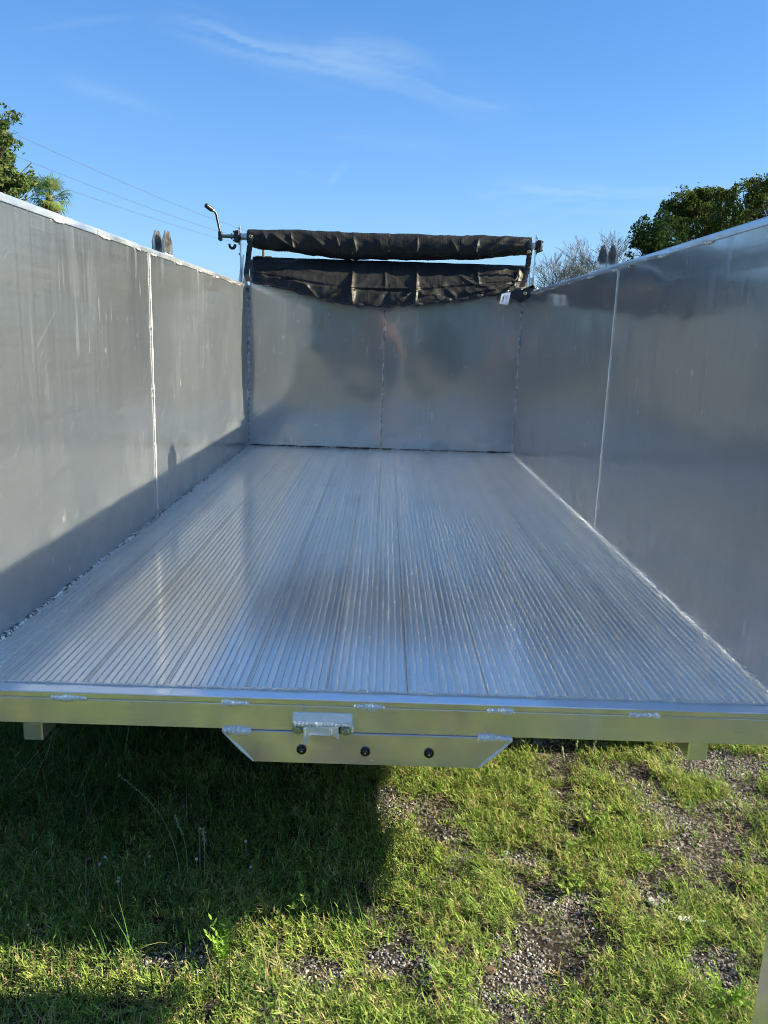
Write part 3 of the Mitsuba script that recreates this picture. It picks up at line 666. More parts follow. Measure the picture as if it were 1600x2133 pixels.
def join(parts):
    vs, fs, cs, o = [], [], [], 0
    for v, f, c in parts:
        vs.append(v)
        fs.append(f + o)
        cs.append(c)
        o += len(v)
    return np.vstack(vs), np.vstack(fs), np.vstack(cs)


GREENS = np.array([(0.185, 0.285, 0.055), (0.26, 0.36, 0.075), (0.135, 0.22, 0.048), (0.34, 0.41, 0.11), (0.21, 0.31, 0.08)])
STRAW = np.array([(0.50, 0.42, 0.23), (0.40, 0.31, 0.16), (0.28, 0.21, 0.12)])
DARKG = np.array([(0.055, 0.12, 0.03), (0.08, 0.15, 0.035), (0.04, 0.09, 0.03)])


def sward(n_clump, x0, x1, y0, y1, per=5, seed=1, big=1.0, dens=None):
    """Creeping lawn grass: short shoots with small alternate leaves."""
    g = np.random.default_rng(seed)
    c = np.stack([g.uniform(x0, x1, n_clump), g.uniform(y0, y1, n_clump)], 1)
    keep = g.random(n_clump) < (dens or cover)(c[:, 0], c[:, 1])
    c = c[keep]
    n = len(c) * per
    cc = np.repeat(c, per, 0)
    xy = cc + g.normal(0, 0.014 * big, (n, 2))
    base = np.column_stack([xy, ground_z(xy[:, 0], xy[:, 1]) - 0.003])
    az = np.repeat(g.uniform(0, 2 * PI, len(c)), per) + g.normal(0, 1.0, n)
    tall = np.repeat(np.clip(g.lognormal(0, 0.35, len(c)), 0.5, 2.2), per)
    ln = g.uniform(0.025, 0.062, n) * tall * big
    lean = np.abs(g.normal(0.85, 0.38, n))
    v, f, k, mid = blades(base, az, lean, g.normal(-0.15, 0.35, n), ln, np.full(n, 0.0017 * big), 3)
    tone = np.repeat(g.integers(0, 5, len(c)), per)
    col = GREENS[tone] * g.uniform(0.7, 1.25, (n, 1))
    dry = g.random(n) < 0.11
    col[dry] = STRAW[g.integers(0, 3, dry.sum())]
    lz = col[:, :]
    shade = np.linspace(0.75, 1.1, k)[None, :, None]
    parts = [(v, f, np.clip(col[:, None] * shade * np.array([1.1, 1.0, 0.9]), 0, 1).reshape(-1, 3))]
    for j in range(6):
        tt = (j + 0.7) / 6.4
        i0 = min(int(tt * 3), 2)
        fr = tt * 3 - i0
        b = mid[:, i0] * (1 - fr) + mid[:, i0 + 1] * fr
        a2 = az + (j % 2) * PI + PI / 2 + g.normal(0, 0.45, n)
        ll = g.uniform(0.010, 0.026, n) * big * np.clip(tall, 0.7, 1.5) * (1.15 - 0.4 * tt)
        v2, f2, k2, _ = blades(b, a2, g.uniform(0.6, 1.35, n), g.normal(0.25, 0.3, n), ll, g.uniform(0.0018, 0.0030, n) * big, 2)
        cl = np.where((g.random(n) < 0.09)[:, None], STRAW[g.integers(0, 3, n)], col * g.uniform(0.85, 1.3, (n, 1)))
        parts.append((v2, f2, np.repeat(np.clip(cl, 0, 1), k2, 0)))
    return parts


def longgrass(n, x0, x1, y0, y1, seed, lmin, lmax, cols=DARKG, dens=None, wid=(0.002, 0.004), leanm=0.45):
    g = np.random.default_rng(seed)
    nc = n // 9
    c = np.stack([g.uniform(x0, x1, nc), g.uniform(y0, y1, nc)], 1)
    if dens is not None:
        c = c[g.random(nc) < dens(c[:, 0], c[:, 1])]
    xy = np.repeat(c, 9, 0) + g.normal(0, 0.02, (len(c) * 9, 2))
    m = len(xy)
    az = np.repeat(g.uniform(0, 2 * PI, len(c)), 9) + g.normal(0, 0.7, m)
    v, f, k, _ = blades(np.column_stack([xy, ground_z(xy[:, 0], xy[:, 1]) - 0.004]), az, np.abs(g.normal(leanm, 0.3, m)), g.normal(0.45, 0.4, m), g.uniform(lmin, lmax, m), g.uniform(*wid, m), 5)
    col = cols[g.integers(0, len(cols), m)] * g.uniform(0.7, 1.4, (m, 1))
    dry = g.random(m) < 0.06
    col[dry] = STRAW[g.integers(0, 3, dry.sum())] * 0.8
    return [(v, f, np.repeat(np.clip(col, 0, 1), k, 0))]


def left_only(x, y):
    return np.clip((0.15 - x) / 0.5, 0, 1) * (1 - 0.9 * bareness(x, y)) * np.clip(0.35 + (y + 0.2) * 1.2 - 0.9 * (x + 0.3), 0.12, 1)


parts = sward(9500, -1.35, 1.75, -0.62, 1.35, 5, 1)
parts += sward(1200, -1.2, 0.1, -0.55, 0.6, 5, 2)
parts += sward(4500, -0.1, 1.6, -0.55, 1.2, 4, 21, 0.7)
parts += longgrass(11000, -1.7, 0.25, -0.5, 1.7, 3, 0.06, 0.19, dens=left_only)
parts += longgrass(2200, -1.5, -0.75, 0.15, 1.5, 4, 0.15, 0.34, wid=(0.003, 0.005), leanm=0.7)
parts += longgrass(900, 0.0, 1.5, -0.5, 1.2, 5, 0.03, 0.075, cols=GREENS, dens=cover, wid=(0.0016, 0.0026))
parts += longgrass(5000, -0.6, 1.5, -0.55, 1.2, 6, 0.02, 0.07, cols=STRAW, wid=(0.0010, 0.0018), leanm=1.40)
v, f, c = join(parts)
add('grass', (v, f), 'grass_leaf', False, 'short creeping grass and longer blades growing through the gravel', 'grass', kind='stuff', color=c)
# coarser turf behind the camera and beyond the trailer (seen only in the metal)
wide = lambda x, y: np.clip((meshkit.fbm(np.stack([x * 1.3, y * 1.3, 0 * x], -1), 3, 9) - 0.10) * 3, 0, 1) * np.where((np.abs(x) < 1.6) & (y > -0.6) & (y < 4.2), 0.0, 1.0)
v, f, c = join(sward(4800, -2.4, 2.4, -2.9, 0.6, 4, 11, 1.9, wide))
add('turf', (v, f), 'grass_leaf', False, 'rougher turf around the trailer', 'grass', kind='stuff', color=c)

# ------------------------------------------------------------------ gravel
def pebbles(n, seed, x0, x1, y0, y1, dens, rmin, rmax):
    g = np.random.default_rng(seed)
    xy = np.stack([g.uniform(x0, x1, n), g.uniform(y0, y1, n)], 1)
    xy = xy[g.random(n) < dens(xy[:, 0], xy[:, 1])]
    n = len(xy)
    ico = trimesh.creation.icosphere(0)
    bv, bf = np.array(ico.vertices), np.array(ico.faces)
    r = rmin * (rmax / rmin) ** (g.random(n) ** 1.8)
    sc = g.uniform(0.65, 1.25, (n, 3)) * np.array([1, 1, 0.75])
    v = bv[None] * g.uniform(0.72, 1.22, (n, len(bv), 1)) * sc[:, None]
    a = g.uniform(0, 2 * PI, n)
    c, s = np.cos(a)[:, None], np.sin(a)[:, None]
    v = np.stack([v[..., 0] * c - v[..., 1] * s, v[..., 0] * s + v[..., 1] * c, v[..., 2]], -1) * r[:, None, None]
    v += np.column_stack([xy, ground_z(xy[:, 0], xy[:, 1]) + 0.25 * r])[:, None]
    tone = np.array([(0.19, 0.175, 0.17), (0.29, 0.27, 0.26), (0.40, 0.38, 0.37), (0.24, 0.20, 0.185), (0.13, 0.125, 0.125), (0.52, 0.50, 0.48)])[g.choice(6, n, p=[.26, .26, .16, .14, .13, .05])]
    col = np.repeat(tone * g.uniform(0.8, 1.2, (n, 1)), len(bv), 0)
    F = (bf[None] + (np.arange(n) * len(bv))[:, None, None]).reshape(-1, 3)
    return v.reshape(-1, 3), F, col


def peb_d(x, y):
    return 0.12 + 0.88 * bareness(x, y)


v, f, c = join([pebbles(105000, 1, -1.0, 1.7, -0.6, 1.5, peb_d, 0.0020, 0.0048), pebbles(350, 2, -1.0, 1.7, -0.6, 1.5, peb_d, 0.006, 0.012)])
add('gravel', (v, f), 'pebble_stone', False, 'grey crushed gravel in the bare patches', 'gravel', kind='stuff', color=c)


def rock(c, r, seed, sc=(1, 0.8, 0.6)):
    m = trimesh.creation.icosphere(2)
    d = meshkit.fbm(m.vertices * 1.4 + seed, 3, seed)
    m.vertices = m.vertices * (0.7 + 0.6 * d)[:, None] * np.array(sc) * r
    m.apply_translation(c)
    return m


def gpt(x, y, dz=0.0):
    return np.array([x, y, float(ground_z(np.array(x), np.array(y))) + dz])


P('rust_stone', base_color=proc(lambda p, n, uv: mix((0.07, 0.04, 0.033), (0.16, 0.09, 0.07), fbm(p.x * 90, p.y * 90, p.z * 90))), roughness=0.9)
P('pale_stone', base_color=(0.45, 0.43, 0.40), roughness=0.85)
add('stone', rock(gpt(0.305, -0.195, 0.003), 0.015, 3, (1.4, 0.75, 0.5)), 'rust_stone', 40, 'reddish brown stone lying in the bare gravel at the bottom of the picture', 'stone')
add('stone', rock(gpt(0.765, 0.045, 0.008), 0.013, 8, (0.9, 0.7, 0.6)), 'pale_stone', 40, 'pale cream stone in the gravel just above the white scraps', 'stone')
# crumpled white scraps of paper
for k, (x, y, r) in enumerate(((0.830, -0.025, 0.017), (0.868, -0.035, 0.011))):
    n_ = 9
    a, b = np.meshgrid(np.linspace(-1, 1, n_), np.linspace(-1, 1, n_), indexing='ij')
    zz = 0.5 * (meshkit.fbm(np.stack([a * 2, b * 2, 0 * a + k], -1), 3, 5 + k) - 0.3)
    Pp = np.stack([x + r * a * (1 + 0.2 * b), y + 0.6 * r * b, gpt(x, y)[2] + 0.012 + r * zz], -1)
    add('paper_scrap', grid_mesh(Pp), 'tag_white', False, ('larger' if k == 0 else 'smaller') + ' crumpled white paper scrap in the gravel at the lower right', 'paper')

# ------------------------------------------------------------------ weeds that stand out
def leafy(c, n, h, spread, leaf, seed, cols, wid=0.32):
    """A small broad-leaved weed: stems with paired leaves -> (v, f, colours)."""
    g = np.random.default_rng(seed)
    out = []
    for s in range(n):
        az = g.uniform(0, 2 * PI)
        hh_ = h * g.uniform(0.6, 1.1)
        tip = np.array([math.cos(az) * spread * g.uniform(0.3, 1), math.sin(az) * spread * g.uniform(0.3, 1), hh_])
        v, f, k, mid = blades(np.array([c]), np.array([az]), np.array([math.atan2(np.hypot(*tip[:2]), hh_)]), np.array([0.1]), np.array([np.linalg.norm(tip)]), np.array([0.0022]), 4)
        out.append((v, f, np.tile(cols[0] * 0.9, (len(v), 1))))
        m = 7
        tt = np.linspace(0.25, 1.0, m)
        idx = np.minimum((tt * 4).astype(int), 3)
        b = mid[0, idx] + (mid[0, idx + 1] - mid[0, idx]) * (tt * 4 - idx)[:, None]
        for sg in (0, PI):
            a2 = az + PI / 2 + sg + g.normal(0, 0.4, m) + np.arange(m) * 1.1
            ll = leaf * g.uniform(0.7, 1.2, m) * (1.1 - 0.5 * tt)
            v2, f2, k2, _ = blades(b, a2, g.uniform(0.5, 1.0, m), g.normal(0.4, 0.2, m), ll, ll * wid, 3)
            out.append((v2, f2, np.repeat(np.clip(cols[g.integers(0, len(cols), m)] * g.uniform(0.85, 1.2, (m, 1)), 0, 1), k2, 0)))
    return join(out)


LIME = np.array([(0.19, 0.32, 0.05), (0.24, 0.36, 0.06), (0.15, 0.28, 0.05)])
for (x, y, n, h, sp, lf, lab, sd) in ((-0.31, -0.21, 10, 0.12, 0.06, 0.024, 'bright lime leafy weed at the shadow edge beside bare soil, lower middle', 1),
                                      (-0.15, -0.02, 8, 0.10, 0.07, 0.026, 'dense green weed on the edge of the trailer shadow, left of centre', 2),
                                      (0.70, 0.36, 9, 0.07, 0.08, 0.028, 'low spreading green weed in the gravel right of the light plate', 3),
                                      (0.55, 0.08, 6, 0.05, 0.05, 0.024, 'dark green clump of small leaves in the sunlit gravel, centre right', 4),
                                      (0.83, -0.27, 16, 0.08, 0.07, 0.018, 'bushy bright green weed at the lower right corner', 5)):
    cols = LIME if sd in (1, 5) else GREENS * (0.75 if sd == 4 else 1.0)
    v, f, c = leafy(gpt(x, y), n, h, sp, lf, sd, cols)
    add('weed', (v, f), 'grass_leaf', False, lab, 'weed', color=c)


def seed_stalk(key, pts, lab, cat='grass stalk', spike=True, seed=0):
    g = np.random.default_rng(seed)
    p = np.array(pts, float)
    k = np.linspace(0, 1, 24)
    q_ = np.stack([np.interp(k, np.linspace(0, 1, len(p)), p[:, i]) for i in range(3)], 1)
    q_ = np.stack([np.convolve(np.pad(q_[:, i], 3, mode='edge'), np.ones(7) / 7, mode='valid') for i in range(3)], 1)
    name = key_for(key + '__stem')
    kk = sum(1 for q in scene if q.startswith(key) and q.endswith('__stem'))
    root = key if kk == 0 else f'{key}_{kk:03d}'
    m = tube(q_, np.linspace(0.0013, 0.0006, 24), 5)
    add(f'{root}__stem', m, 'stalk', 60)
    ss = []
    for i in range(26):
        t = 0.66 + 0.34 * i / 26
        b = np.array([np.interp(t, k, q_[:, j]) for j in range(3)])
        s_ = trimesh.creation.icosphere(1, 0.0016)
        s_.vertices *= [1, 1, 2.2]
        s_.apply_transform(trimesh.transformations.rotation_matrix(g.uniform(-0.9, 0.9), g.normal(0, 1, 3)))
        s_.apply_translation(b + g.normal(0, 0.0016, 3))
        ss.append(s_)
    add(f'{root}__seed_head', cat_(ss), 'seed', 60)
    tag(root, lab, cat)


P('stalk', base_color=(0.26, 0.27, 0.12), roughness=0.7)
P('seed', base_color=(0.30, 0.29, 0.19), roughness=0.8)
seed_stalk('grass_stalk', [gpt(-0.47, 0.02), gpt(-0.50, 0.10, 0.09), gpt(-0.60, 0.24, 0.13), gpt(-0.78, 0.42, 0.12)], 'long pale seed stalk leaning left across the dark shaded grass', seed=1)
seed_stalk('grass_stalk', [gpt(-0.46, 0.05), gpt(-0.48, 0.12, 0.08), gpt(-0.54, 0.22, 0.12)], 'short pale seed stalk beside the long leaning one in the shade', seed=2)
seed_stalk('grass_stalk', [gpt(-0.42, 0.06), gpt(-0.42, 0.08, 0.09), gpt(-0.43, 0.10, 0.15)], 'upright seed stalk in the shaded grass among round white flowers', seed=3)
for k, (x, y) in enumerate(((0.66, 0.66), (0.70, 0.68), (0.75, 0.68))):
    seed_stalk('grass_stalk', [gpt(x, y), gpt(x + 0.01, y, 0.05), gpt(x + 0.015 * (k - 1) + 0.01, y, 0.11 + 0.015 * k)],
               ('left', 'middle', 'right')[k] + ' one of three thin sunlit stalks against the dark gap under the sill', seed=10 + k)
P('petal', base_color=(0.46, 0.46, 0.42), roughness=0.7)
FLW = [(-0.58, 0.10), (-0.47, 0.22), (-0.33, 0.16), (-0.68, 0.05), (-0.70, 0.06), (-0.63, 0.0), (-0.62, -0.03), (-0.44, 0.05), (-0.30, 0.07)]
for k, (x, y) in enumerate(FLW):
    h_ = 0.05 + 0.03 * ((k * 5) % 4) / 3
    root = 'white_flower' if k == 0 else f'white_flower_{k:03d}'
    b = gpt(x, y)
    scene[f'{root}__stem'] = mikit.ply(tube([b, b + [0.004, 0.004, h_ * 0.5], b + [0.002, 0.008, h_]], 0.0008, 5), 'stalk', smooth=60)
    hd_ = trimesh.creation.icosphere(2, 0.0042)
    hd_.vertices *= (0.85 + 0.3 * np.random.default_rng(k).random((len(hd_.vertices), 1))) * np.array([1, 1, 0.85])
    hd_.apply_translation(b + [0.002, 0.008, h_])
    scene[f'{root}__flower_head'] = mikit.ply(hd_, 'petal', smooth=True)
    tag(root, 'tiny round white flower head on a thin stem in the shaded grass', 'flower', 'small white flowers in the shaded grass')

# grey post at the lower right corner, close to the camera
pc, pt = at(1562, 2133, -0.66), at(1600, 1840, -0.66)
add('metal_post', box(pc[0], pc[0] + 0.06, -0.72, -0.66, G - 0.05, pt[2] + 0.10, 0.006), 'sill_metal', False, 'grey metal post edge close to the camera at the lower right corner', 'post')

# ------------------------------------------------------------------ trees
def leaf_cloud(lobes, n, size, seed, cols, fill=0.55, gap=0.5, freq=1.3):
    """Leaf-sized quads through the volume of several lobes, thinned by noise so that sky shows through."""
    g = np.random.default_rng(seed)
    lob = np.array(lobes, float)
    vol = lob[:, 3] * lob[:, 4] * lob[:, 5]
    w = vol ** 0.8
    k = g.choice(len(lob), n * 4, p=w / w.sum())
    d = g.normal(0, 1, (n * 4, 3))
    d /= np.linalg.norm(d, axis=1, keepdims=True)
    r = fill + (1.06 - fill) * g.random(n * 4) ** 0.7
    p = lob[k, :3] + d * lob[k, 3:6] * r[:, None]
    nz = meshkit.fbm(p * freq, 3, seed)
    p = p[nz > gap][:n]
    d = d[nz > gap][:n]
    n = len(p)
    nrm = d * 0.5 + g.normal(0, 0.8, (n, 3)) + [0, 0, 0.5]
    nrm /= np.linalg.norm(nrm, axis=1, keepdims=True)
    a = np.cross(nrm, g.normal(0, 1, (n, 3)))
    a /= np.linalg.norm(a, axis=1, keepdims=True)
    b = np.cross(nrm, a)
    s = size * g.uniform(0.6, 1.3, (n, 1))
    v = np.stack([p - a * s, p + b * s * 0.45, p + a * s, p - b * s * 0.45], 1).reshape(-1, 3)
    i = np.arange(n)[:, None] * 4
    f = np.vstack([i + [[0, 1, 2]], i + [[0, 2, 3]]])
    col = cols[g.integers(0, len(cols), n)] * g.uniform(0.7, 1.3, (n, 1))
    return v, f, np.repeat(np.clip(col, 0, 1), 4, 0)


OAK = np.array([(0.06, 0.10, 0.022), (0.09, 0.13, 0.03), (0.14, 0.17, 0.04), (0.045, 0.075, 0.02), (0.16, 0.16, 0.05)])
DKOAK = np.array([(0.025, 0.05, 0.016), (0.04, 0.065, 0.02), (0.03, 0.055, 0.02)])


def limb_set(base, lobes, r0, seed):
    g = np.random.default_rng(seed)
    ms = []
    fork = base + np.array([0, 0, (np.mean([l[2] for l in lobes]) - base[2]) * 0.45])
    trunk = tube(np.array([base, base * 0.5 + fork * 0.5 + [0.1, 0, 0], fork]), [r0, r0 * 0.8, r0 * 0.65], 10)
    for l in lobes:
        e = np.array(l[:3])
        m1 = fork * 0.5 + e * 0.5 + g.normal(0, 0.25, 3)
        ms.append(tube(np.array([fork, m1, e]), [r0 * 0.5, r0 * 0.3, r0 * 0.1], 7))
        for _ in range(7):
            d = g.normal(0, 1, 3)
            d /= np.linalg.norm(d)
            t = e + d * np.array(l[3:6]) * 0.6
            ms.append(tube(np.array([e * 0.6 + m1 * 0.4, (e + t) / 2 + g.normal(0, 0.15, 3), t]), [r0 * 0.14, r0 * 0.09, r0 * 0.03], 5))
    return trunk, cat_(ms)


def tree(key, lab, base, lobes, n, size, seed, cols, r0=0.25, gap=0.5, freq=1.3, fill=0.5):
    kk = sum(1 for q in scene if q.startswith(key) and q.endswith('__trunk'))
    root = key if kk == 0 else f'{key}_{kk:03d}'
    gg = np.random.default_rng(seed + 900)
    subs = []
    for l in lobes:
        for _ in range(6):
            d_ = gg.normal(0, 1, 3)
            d_ /= np.linalg.norm(d_)
            f_ = gg.uniform(0.22, 0.42)
            c_ = np.array(l[:3]) + d_ * np.array(l[3:6]) * 0.95
            subs.append((*c_, l[3] * f_, l[4] * f_, l[5] * f_))
    trunk, limbs = limb_set(np.array(base, float), lobes, r0, seed)
    add(f'{root}__trunk', trunk, 'bark', 60)
    add(f'{root}__limbs', limbs, 'bark', 60)
    v, f, c = leaf_cloud(list(lobes) + subs, n, size, seed, cols, fill, gap, freq)
    add(f'{root}__crown', (v, f), 'tree_leaf', False, color=c)
    tag(root, lab, 'tree')


def lobes_at(spec, Y, depth=1.0):
    """Crown lobes from (pixel x, pixel y, half width px, half height px) at depth Y."""
    out = []
    for px, py, a, b, dy in spec:
        c = at(px, py, Y + dy)
        s = (Y + dy - CAM[1]) / FPX / 0.976
        out.append((*c, a * s, a * s * depth, b * s))
    return out


Y = 34.0
tree('oak_tree', 'small dark green oak at the left end of the trees behind the right wall', (at(1390, 700, Y)[0], Y, G), lobes_at([(1352, 492, 38, 38, 0), (1335, 520, 28, 30, -0.5), (1385, 500, 38, 42, 0.6), (1395, 560, 60, 50, 0)], Y), 12000, 0.08, 41, DKOAK, 0.2, 0.44, 1.3)
tree('oak_tree', 'large round topped oak with yellowish green crown behind the right wall', (at(1460, 700, Y + 6)[0], Y + 6, G), lobes_at([(1440, 425, 52, 36, 0), (1478, 410, 48, 28, 0.5), (1418, 462, 34, 36, -0.6), (1470, 460, 60, 48, 0), (1500, 440, 40, 40, 1), (1460, 530, 100, 55, 0)], Y + 6), 26000, 0.075, 42, OAK * 0.8, 0.3, 0.525, 1.2)
tree('oak_tree', 'oak cut by the right picture edge, its crown rising above its neighbour', (at(1580, 700, Y + 3)[0], Y + 3, G), lobes_at([(1572, 400, 46, 30, 0), (1545, 425, 34, 36, -0.4), (1600, 420, 60, 50, 0.5), (1550, 470, 60, 50, 0), (1640, 470, 80, 80, 1)], Y + 3), 20000, 0.075, 43, OAK * 0.8, 0.3, 0.525, 1.2)
Y = 17.0
tree('oak_tree', 'leafy oak at the left picture edge above the left wall', (at(-150, 700, Y)[0], Y, G), lobes_at([(8, 248, 32, 26, 0), (18, 280, 30, 22, -0.3), (0, 345, 32, 28, 0), (32, 365, 34, 28, 0.3), (52, 388, 20, 12, 0.1), (12, 395, 46, 20, -0.2), (-70, 300, 80, 90, 0.5), (-150, 350, 90, 80, 0), (-60, 400, 80, 50, 0)], Y), 26000, 0.050, 44, OAK * np.array([0.95, 1.05, 1.3]), 0.09, 0.50, 3.0, 0.35)
tag('wood_behind', 'dark tree line on the far side of the yard, behind the camera', 'trees', kind='stuff')
g = np.random.default_rng(5)
pr = []
for k in range(26):
    a = PI * (1.08 + 0.84 * k / 25)
    R_ = g.uniform(24, 34)
    x, y = R_ * math.cos(a), R_ * math.sin(a)
    hgt = g.uniform(4.0, 8.0) if k % 5 else g.uniform(2, 3.5)
    pr.append(leaf_cloud([(x, y, hgt * 0.55, 2.4, 2.4, hgt * 0.5), (x + g.normal(0, 1.2), y, hgt * 0.8, 1.6, 1.6, hgt * 0.3), (x, y, 0.6, 2.2, 1.8, 1.4)], 1600, 0.24, 60 + k, DKOAK * 1.2, 0.3, 0.40, 0.7))
v, f, c = join(pr)
scene['wood_behind'] = mikit.ply((v, f), 'tree_leaf', smooth=False, color=c)


def bare_tree(lab, px, py_top, Y, seed, px_base=None):
    """Leafless tree: forking limbs down to fine twigs."""
    g = np.random.default_rng(seed)
    base = np.array([at(px_base or px, 700, Y)[0], Y, G])
    top = at(px, py_top, Y)
    hgt = top[2] - G
    segs = []

    def grow(p, d, ln, r, depth):
        n_ = 3
        pts = [p]
        for i in range(n_):
            d = d + g.normal(0, 0.13, 3) + np.array([0, 0, 0.05])
            d /= np.linalg.norm(d)
            pts.append(pts[-1] + d * ln / n_)
        r1 = r * 0.62
        segs.append((np.array(pts), np.linspace(r, r1, n_ + 1), depth))
        if depth >= 6:
            return
        for i in range(3 if depth < 1 else g.integers(2, 5)):
            ax = np.cross(d, g.normal(0, 1, 3))
            ax /= np.linalg.norm(ax)
            an = g.uniform(0.25, 0.62)
            nd = d * math.cos(an) + ax * math.sin(an)
            st = pts[-1] if i < 2 else pts[2]
            grow(st, nd, ln * g.uniform(0.62, 0.86), r1 * g.uniform(0.7, 0.95), depth + 1)
    grow(base, np.array([0, 0, 1.0]), hgt * 0.30, 0.13, 0)
    allp = np.vstack([s[0] for s in segs])
    sc = hgt / (allp[:, 2].max() - G)
    ms_t, ms_b = [], []
    for pts, r, dp in segs:
        q_ = base + (pts - base) * sc
        (ms_t if dp < 1 else ms_b).append(tube(q_, np.maximum(r, 0.0075), 6 if dp < 2 else 3, False))
    kk = sum(1 for q in scene if q.startswith('bare_tree') and q.endswith('__trunk'))
    root = 'bare_tree' if kk == 0 else f'bare_tree_{kk:03d}'
    add(f'{root}__trunk', cat_(ms_t), 'bare_bark', 60)
    add(f'{root}__branches', cat_(ms_b), 'bare_bark', 60)
    tag(root, lab, 'tree')


bare_tree('small leafless tree nearest the tarp on the right, its fine twigs against the sky', 1163, 520, 40, 3, 1163)
bare_tree('wide leafless tree in the middle of the bare trees left of the right stake plates', 1215, 483, 38, 12, 1222)
bare_tree('leafless tree standing behind the stake plates on the right wall', 1268, 476, 42, 9, 1275)
bare_tree('leafless tree partly hidden by the small dark oak', 1300, 480, 44, 15, 1300)

# fan palm: trunk, dead skirt, fronds
Yp = 36.0
hubp = at(103, 412, Yp)
tag('palm_tree', 'fan palm rising above the left wall beside the leafy oak', 'palm tree')
add('palm_tree__trunk', tube([[hubp[0] - 0.1, Yp, G], [hubp[0] - 0.05, Yp, hubp[2] * 0.5], hubp - [0, 0, 0.15], hubp + [0, 0, 0.1]], [0.2, 0.17, 0.20, 0.12], 12), 'bark', 60)
PALM = np.array([(0.06, 0.11, 0.03), (0.09, 0.15, 0.035), (0.15, 0.19, 0.05)])


def frond(az, el, ln, seed, cols):
    g = np.random.default_rng(seed)
    d = np.array([math.cos(az) * math.cos(el), math.sin(az) * math.cos(el), math.sin(el)])
    sidev = np.cross(d, [0, 0, 1.0])
    sidev /= np.linalg.norm(sidev) + 1e-9
    upv = np.cross(sidev, d)
    hub_ = hubp + d * ln * 0.45
    vs, fs, o = [], [], 0
    pet = tube([hubp, hub_], [0.018, 0.012], 5, False)
    vs.append(pet.vertices)
    fs.append(pet.faces)
    o = len(pet.vertices)
    for i in range(26):
        b = (i / 25 - 0.5) * 2 * 1.75
        dd = d * math.cos(b) + sidev * math.sin(b) + upv * 0.12 * math.cos(b)
        l_ = ln * 0.62 * (0.75 + 0.25 * math.cos(b)) * g.uniform(0.85, 1.1)
        w = 0.017
        sd = np.cross(dd, upv)
        sd /= np.linalg.norm(sd)
        m1 = hub_ + dd * l_ * 0.6
        tip = hub_ + dd * l_ + np.array([0, 0, -0.30 * l_ * g.uniform(0.2, 2.2)])
        vs.append(np.array([hub_, m1 - sd * w, m1 + sd * w, tip]))
        fs.append(np.array([(0, 1, 2), (1, 3, 2)]) + o)
        o += 4
    v = np.vstack(vs)
    col = np.tile(cols[g.integers(0, len(cols))] * g.uniform(0.8, 1.3), (len(v), 1))
    return v, np.vstack(fs), np.clip(col, 0, 1)


g = np.random.default_rng(3)
for i in range(24):
    el = math.radians([78, 50, 28, 8, -14, -34][i % 6] + g.uniform(-9, 9))
    v, f, c = frond(i * 2.399, el, g.uniform(1.0, 1.2) * (0.95 if el < 0 else 1.0), i, PALM)
    add('palm_tree__frond', (v, f), 'tree_leaf', False, color=c)
sk = [frond(i * 2.4, math.radians(g.uniform(-75, -55)), 0.75, 100 + i, np.array([(0.20, 0.13, 0.07), (0.13, 0.085, 0.05)])) for i in range(9)]
v, f, c = join(sk)
add('palm_tree__dead_skirt', (v, f), 'tree_leaf', False, 'brown dead leaves hanging under the green fronds', color=c)

# ------------------------------------------------------------------ the photographer, behind the camera (shows only as a soft reflection in the metal)
import manifold3d as m3


def ball(c, r):
    return m3.Manifold.sphere(float(r), 20).translate([float(v) for v in c])


def limb(pts):
    """Hulls between neighbouring joints (x, y, z, r)."""
    out = []
    for a, b in zip(pts[:-1], pts[1:]):
        out.append(m3.Manifold.hull(ball(a[:3], a[3]) + ball(b[:3], b[3])))
    return out


def solid(parts_, step=0.03, it=6):
    m = parts_[0]
    for p_ in parts_[1:]:
        m = m + p_
    me = m.refine_to_length(step).to_mesh()
    t = trimesh.Trimesh(me.vert_properties[:, :3], me.tri_verts, process=True)
    trimesh.smoothing.filter_taubin(t, iterations=it)
    return t


PX, PY = -0.02, -2.02
def pp(x, y, z, r):
    return (PX + x, PY + y, G + z, r)


tag('person', 'person in a dark shirt and shorts holding up a phone, seen only as a reflection', 'person')
skin_parts = []
for sx in (-1, 1):
    skin_parts += limb([pp(sx * 0.10, 0.0, 0.80, 0.085), pp(sx * 0.11, 0.02, 0.50, 0.058), pp(sx * 0.11, -0.01, 0.34, 0.055), pp(sx * 0.11, -0.02, 0.10, 0.036)])
    skin_parts += limb([pp(sx * 0.19, 0.0, 1.40, 0.055), pp(sx * 0.24, 0.06, 1.14, 0.042), pp(sx * 0.10, 0.20, 1.37, 0.028)])
    hx_ = sx * 0.085
    skin_parts += limb([pp(sx * 0.10, 0.20, 1.37, 0.026), pp(hx_, 0.225, 1.425, 0.030)])
    for fi in range(4):   # four fingers behind the phone, the thumb along its edge
        zz_ = 1.405 + 0.021 * fi
        skin_parts += limb([pp(hx_, 0.222, zz_, 0.010), pp(sx * 0.055, 0.248, zz_ + 0.004, 0.009), pp(sx * 0.030, 0.250, zz_ + 0.006, 0.008)])
    skin_parts += limb([pp(hx_, 0.215, 1.405, 0.012), pp(sx * 0.066, 0.218, 1.455, 0.010), pp(sx * 0.050, 0.222, 1.475, 0.009)])
skin_parts += limb([pp(0, -0.02, 1.44, 0.060), pp(0, 0.0, 1.54, 0.056)])
skin_parts += [m3.Manifold.hull(ball(pp(0, -0.02, 1.66, 0)[:3], 0.092) + ball(pp(0, 0.03, 1.60, 0)[:3], 0.062)), ball(pp(0, 0.098, 1.615, 0)[:3], 0.014), ball(pp(-0.086, 0, 1.63, 0)[:3], 0.02), ball(pp(0.086, 0, 1.63, 0)[:3], 0.02)]
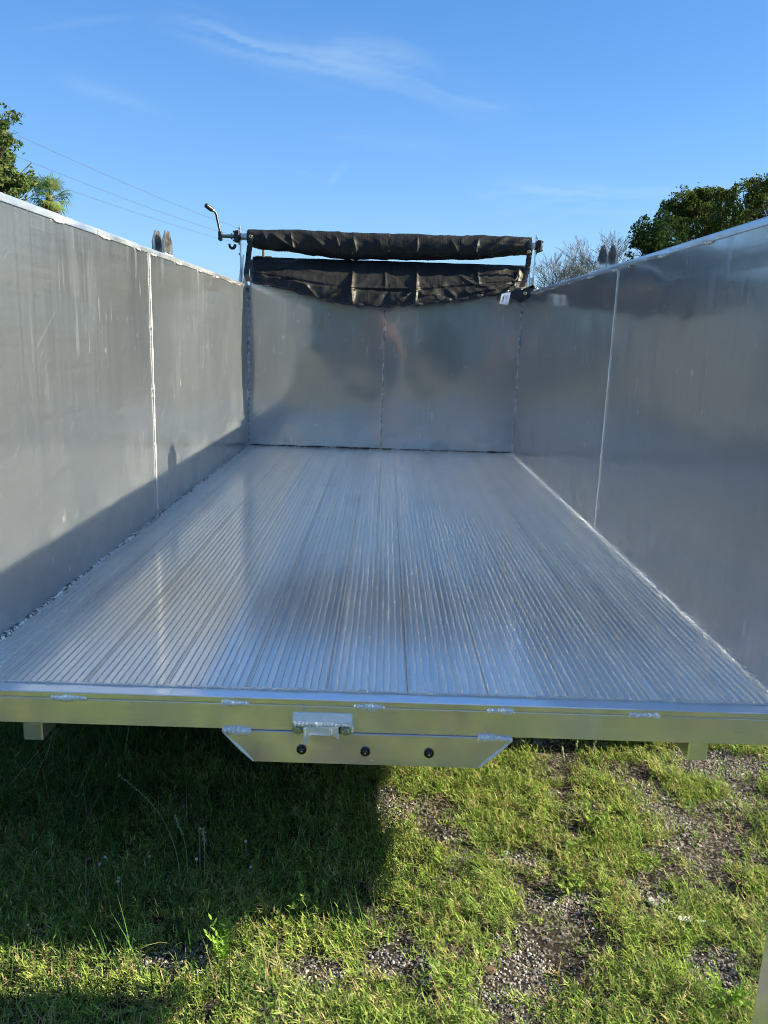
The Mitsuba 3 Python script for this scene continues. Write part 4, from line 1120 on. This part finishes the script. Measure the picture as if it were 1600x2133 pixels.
P('skin', base_color=(0.66, 0.36, 0.24), roughness=0.5)
P('navy_cloth', base_color=(0.025, 0.035, 0.06), roughness=0.9)
P('khaki_cloth', base_color=(0.10, 0.10, 0.11), roughness=0.9)
P('hair_brown', base_color=(0.05, 0.03, 0.02), roughness=0.6)
add('person__body', solid(skin_parts, 0.02, 4), 'skin', True)
shirt = limb([pp(0, 0, 1.36, 0.115), pp(0, 0, 0.98, 0.135)]) + limb([pp(-0.17, 0, 1.40, 0.075), pp(0.17, 0, 1.40, 0.075)])
for sx in (-1, 1):
    shirt += limb([pp(sx * 0.17, 0, 1.40, 0.078), pp(sx * 0.225, 0.035, 1.22, 0.064)]) + limb([pp(sx * 0.13, 0, 1.36, 0.10), pp(sx * 0.08, 0, 0.96, 0.105)])
add('person__shirt', solid(shirt, 0.04), 'navy_cloth', True)
shorts = limb([pp(-0.07, 0, 0.94, 0.115), pp(0.07, 0, 0.94, 0.115)])
for sx in (-1, 1):
    shorts += limb([pp(sx * 0.09, 0, 0.92, 0.115), pp(sx * 0.11, 0.02, 0.58, 0.095)])
add('person__shorts', solid(shorts, 0.04), 'khaki_cloth', True)
add('person__hair', solid([m3.Manifold.hull(ball(pp(0, -0.035, 1.69, 0)[:3], 0.094) + ball(pp(0, -0.05, 1.62, 0)[:3], 0.080))], 0.03), 'hair_brown', True)
for sx in (-1, 1):
    add('person__shoe', solid([m3.Manifold.hull(ball(pp(sx * 0.11, -0.05, 0.045, 0)[:3], 0.045) + ball(pp(sx * 0.12, 0.15, 0.035, 0)[:3], 0.038))], 0.03), 'black_rubber', True)
ph = box(-0.065, 0.012, -0.004, 0.004, -0.125, 0.028, 0.0035)
ph.apply_transform(trimesh.transformations.rotation_matrix(math.radians(-12.5), [1, 0, 0]))
ph.apply_translation(CAM + [0.0, -0.022, 0.0])
add('phone', ph, 'black_rubber', False, 'phone held up behind the camera, seen only as a reflection', 'phone')

# ------------------------------------------------------------------ power lines and their pole
Yq = 88.0
top = at(549, 494, Yq)
tag('utility_pole', 'distant wooden utility pole seen in the gap under the rolled tarp', 'utility pole')
add('utility_pole__shaft', tube([[top[0], Yq, G], top + [0, 0, 0.2]], [0.20, 0.15], 10), 'pole_wood', 60)
add('utility_pole__crossarm', box(top[0] - 0.9, top[0] + 0.9, Yq - 0.08, Yq + 0.04, top[2] - 2.1, top[2] - 1.95, 0.01), 'pole_wood', False)
for lab, (pa, Ya, pm, pb, dx) in (('uppermost of the three power lines crossing the sky at left', ((-60, 237), 30, (240, 370), 491, 0.0)),
                                  ('middle of the three power lines crossing the sky at left', ((-60, 287), 30, (240, 412), 503, -0.8)),
                                  ('lowest of the three power lines crossing the sky at left', ((-60, 322), 30, (240, 444), 518, 0.0))):
    A = at(*pa, Ya)
    B = at(549, pb, Yq) + [dx, 0, 0]
    k = np.linspace(0, 1, 40)
    q_ = A + (B - A) * k[:, None]
    q_[:, 2] -= 0.35 * 4 * k * (1 - k)
    add('power_line', tube(q_, 0.009 + 0.009 * k, 5), 'wire', 60, lab, 'power line')
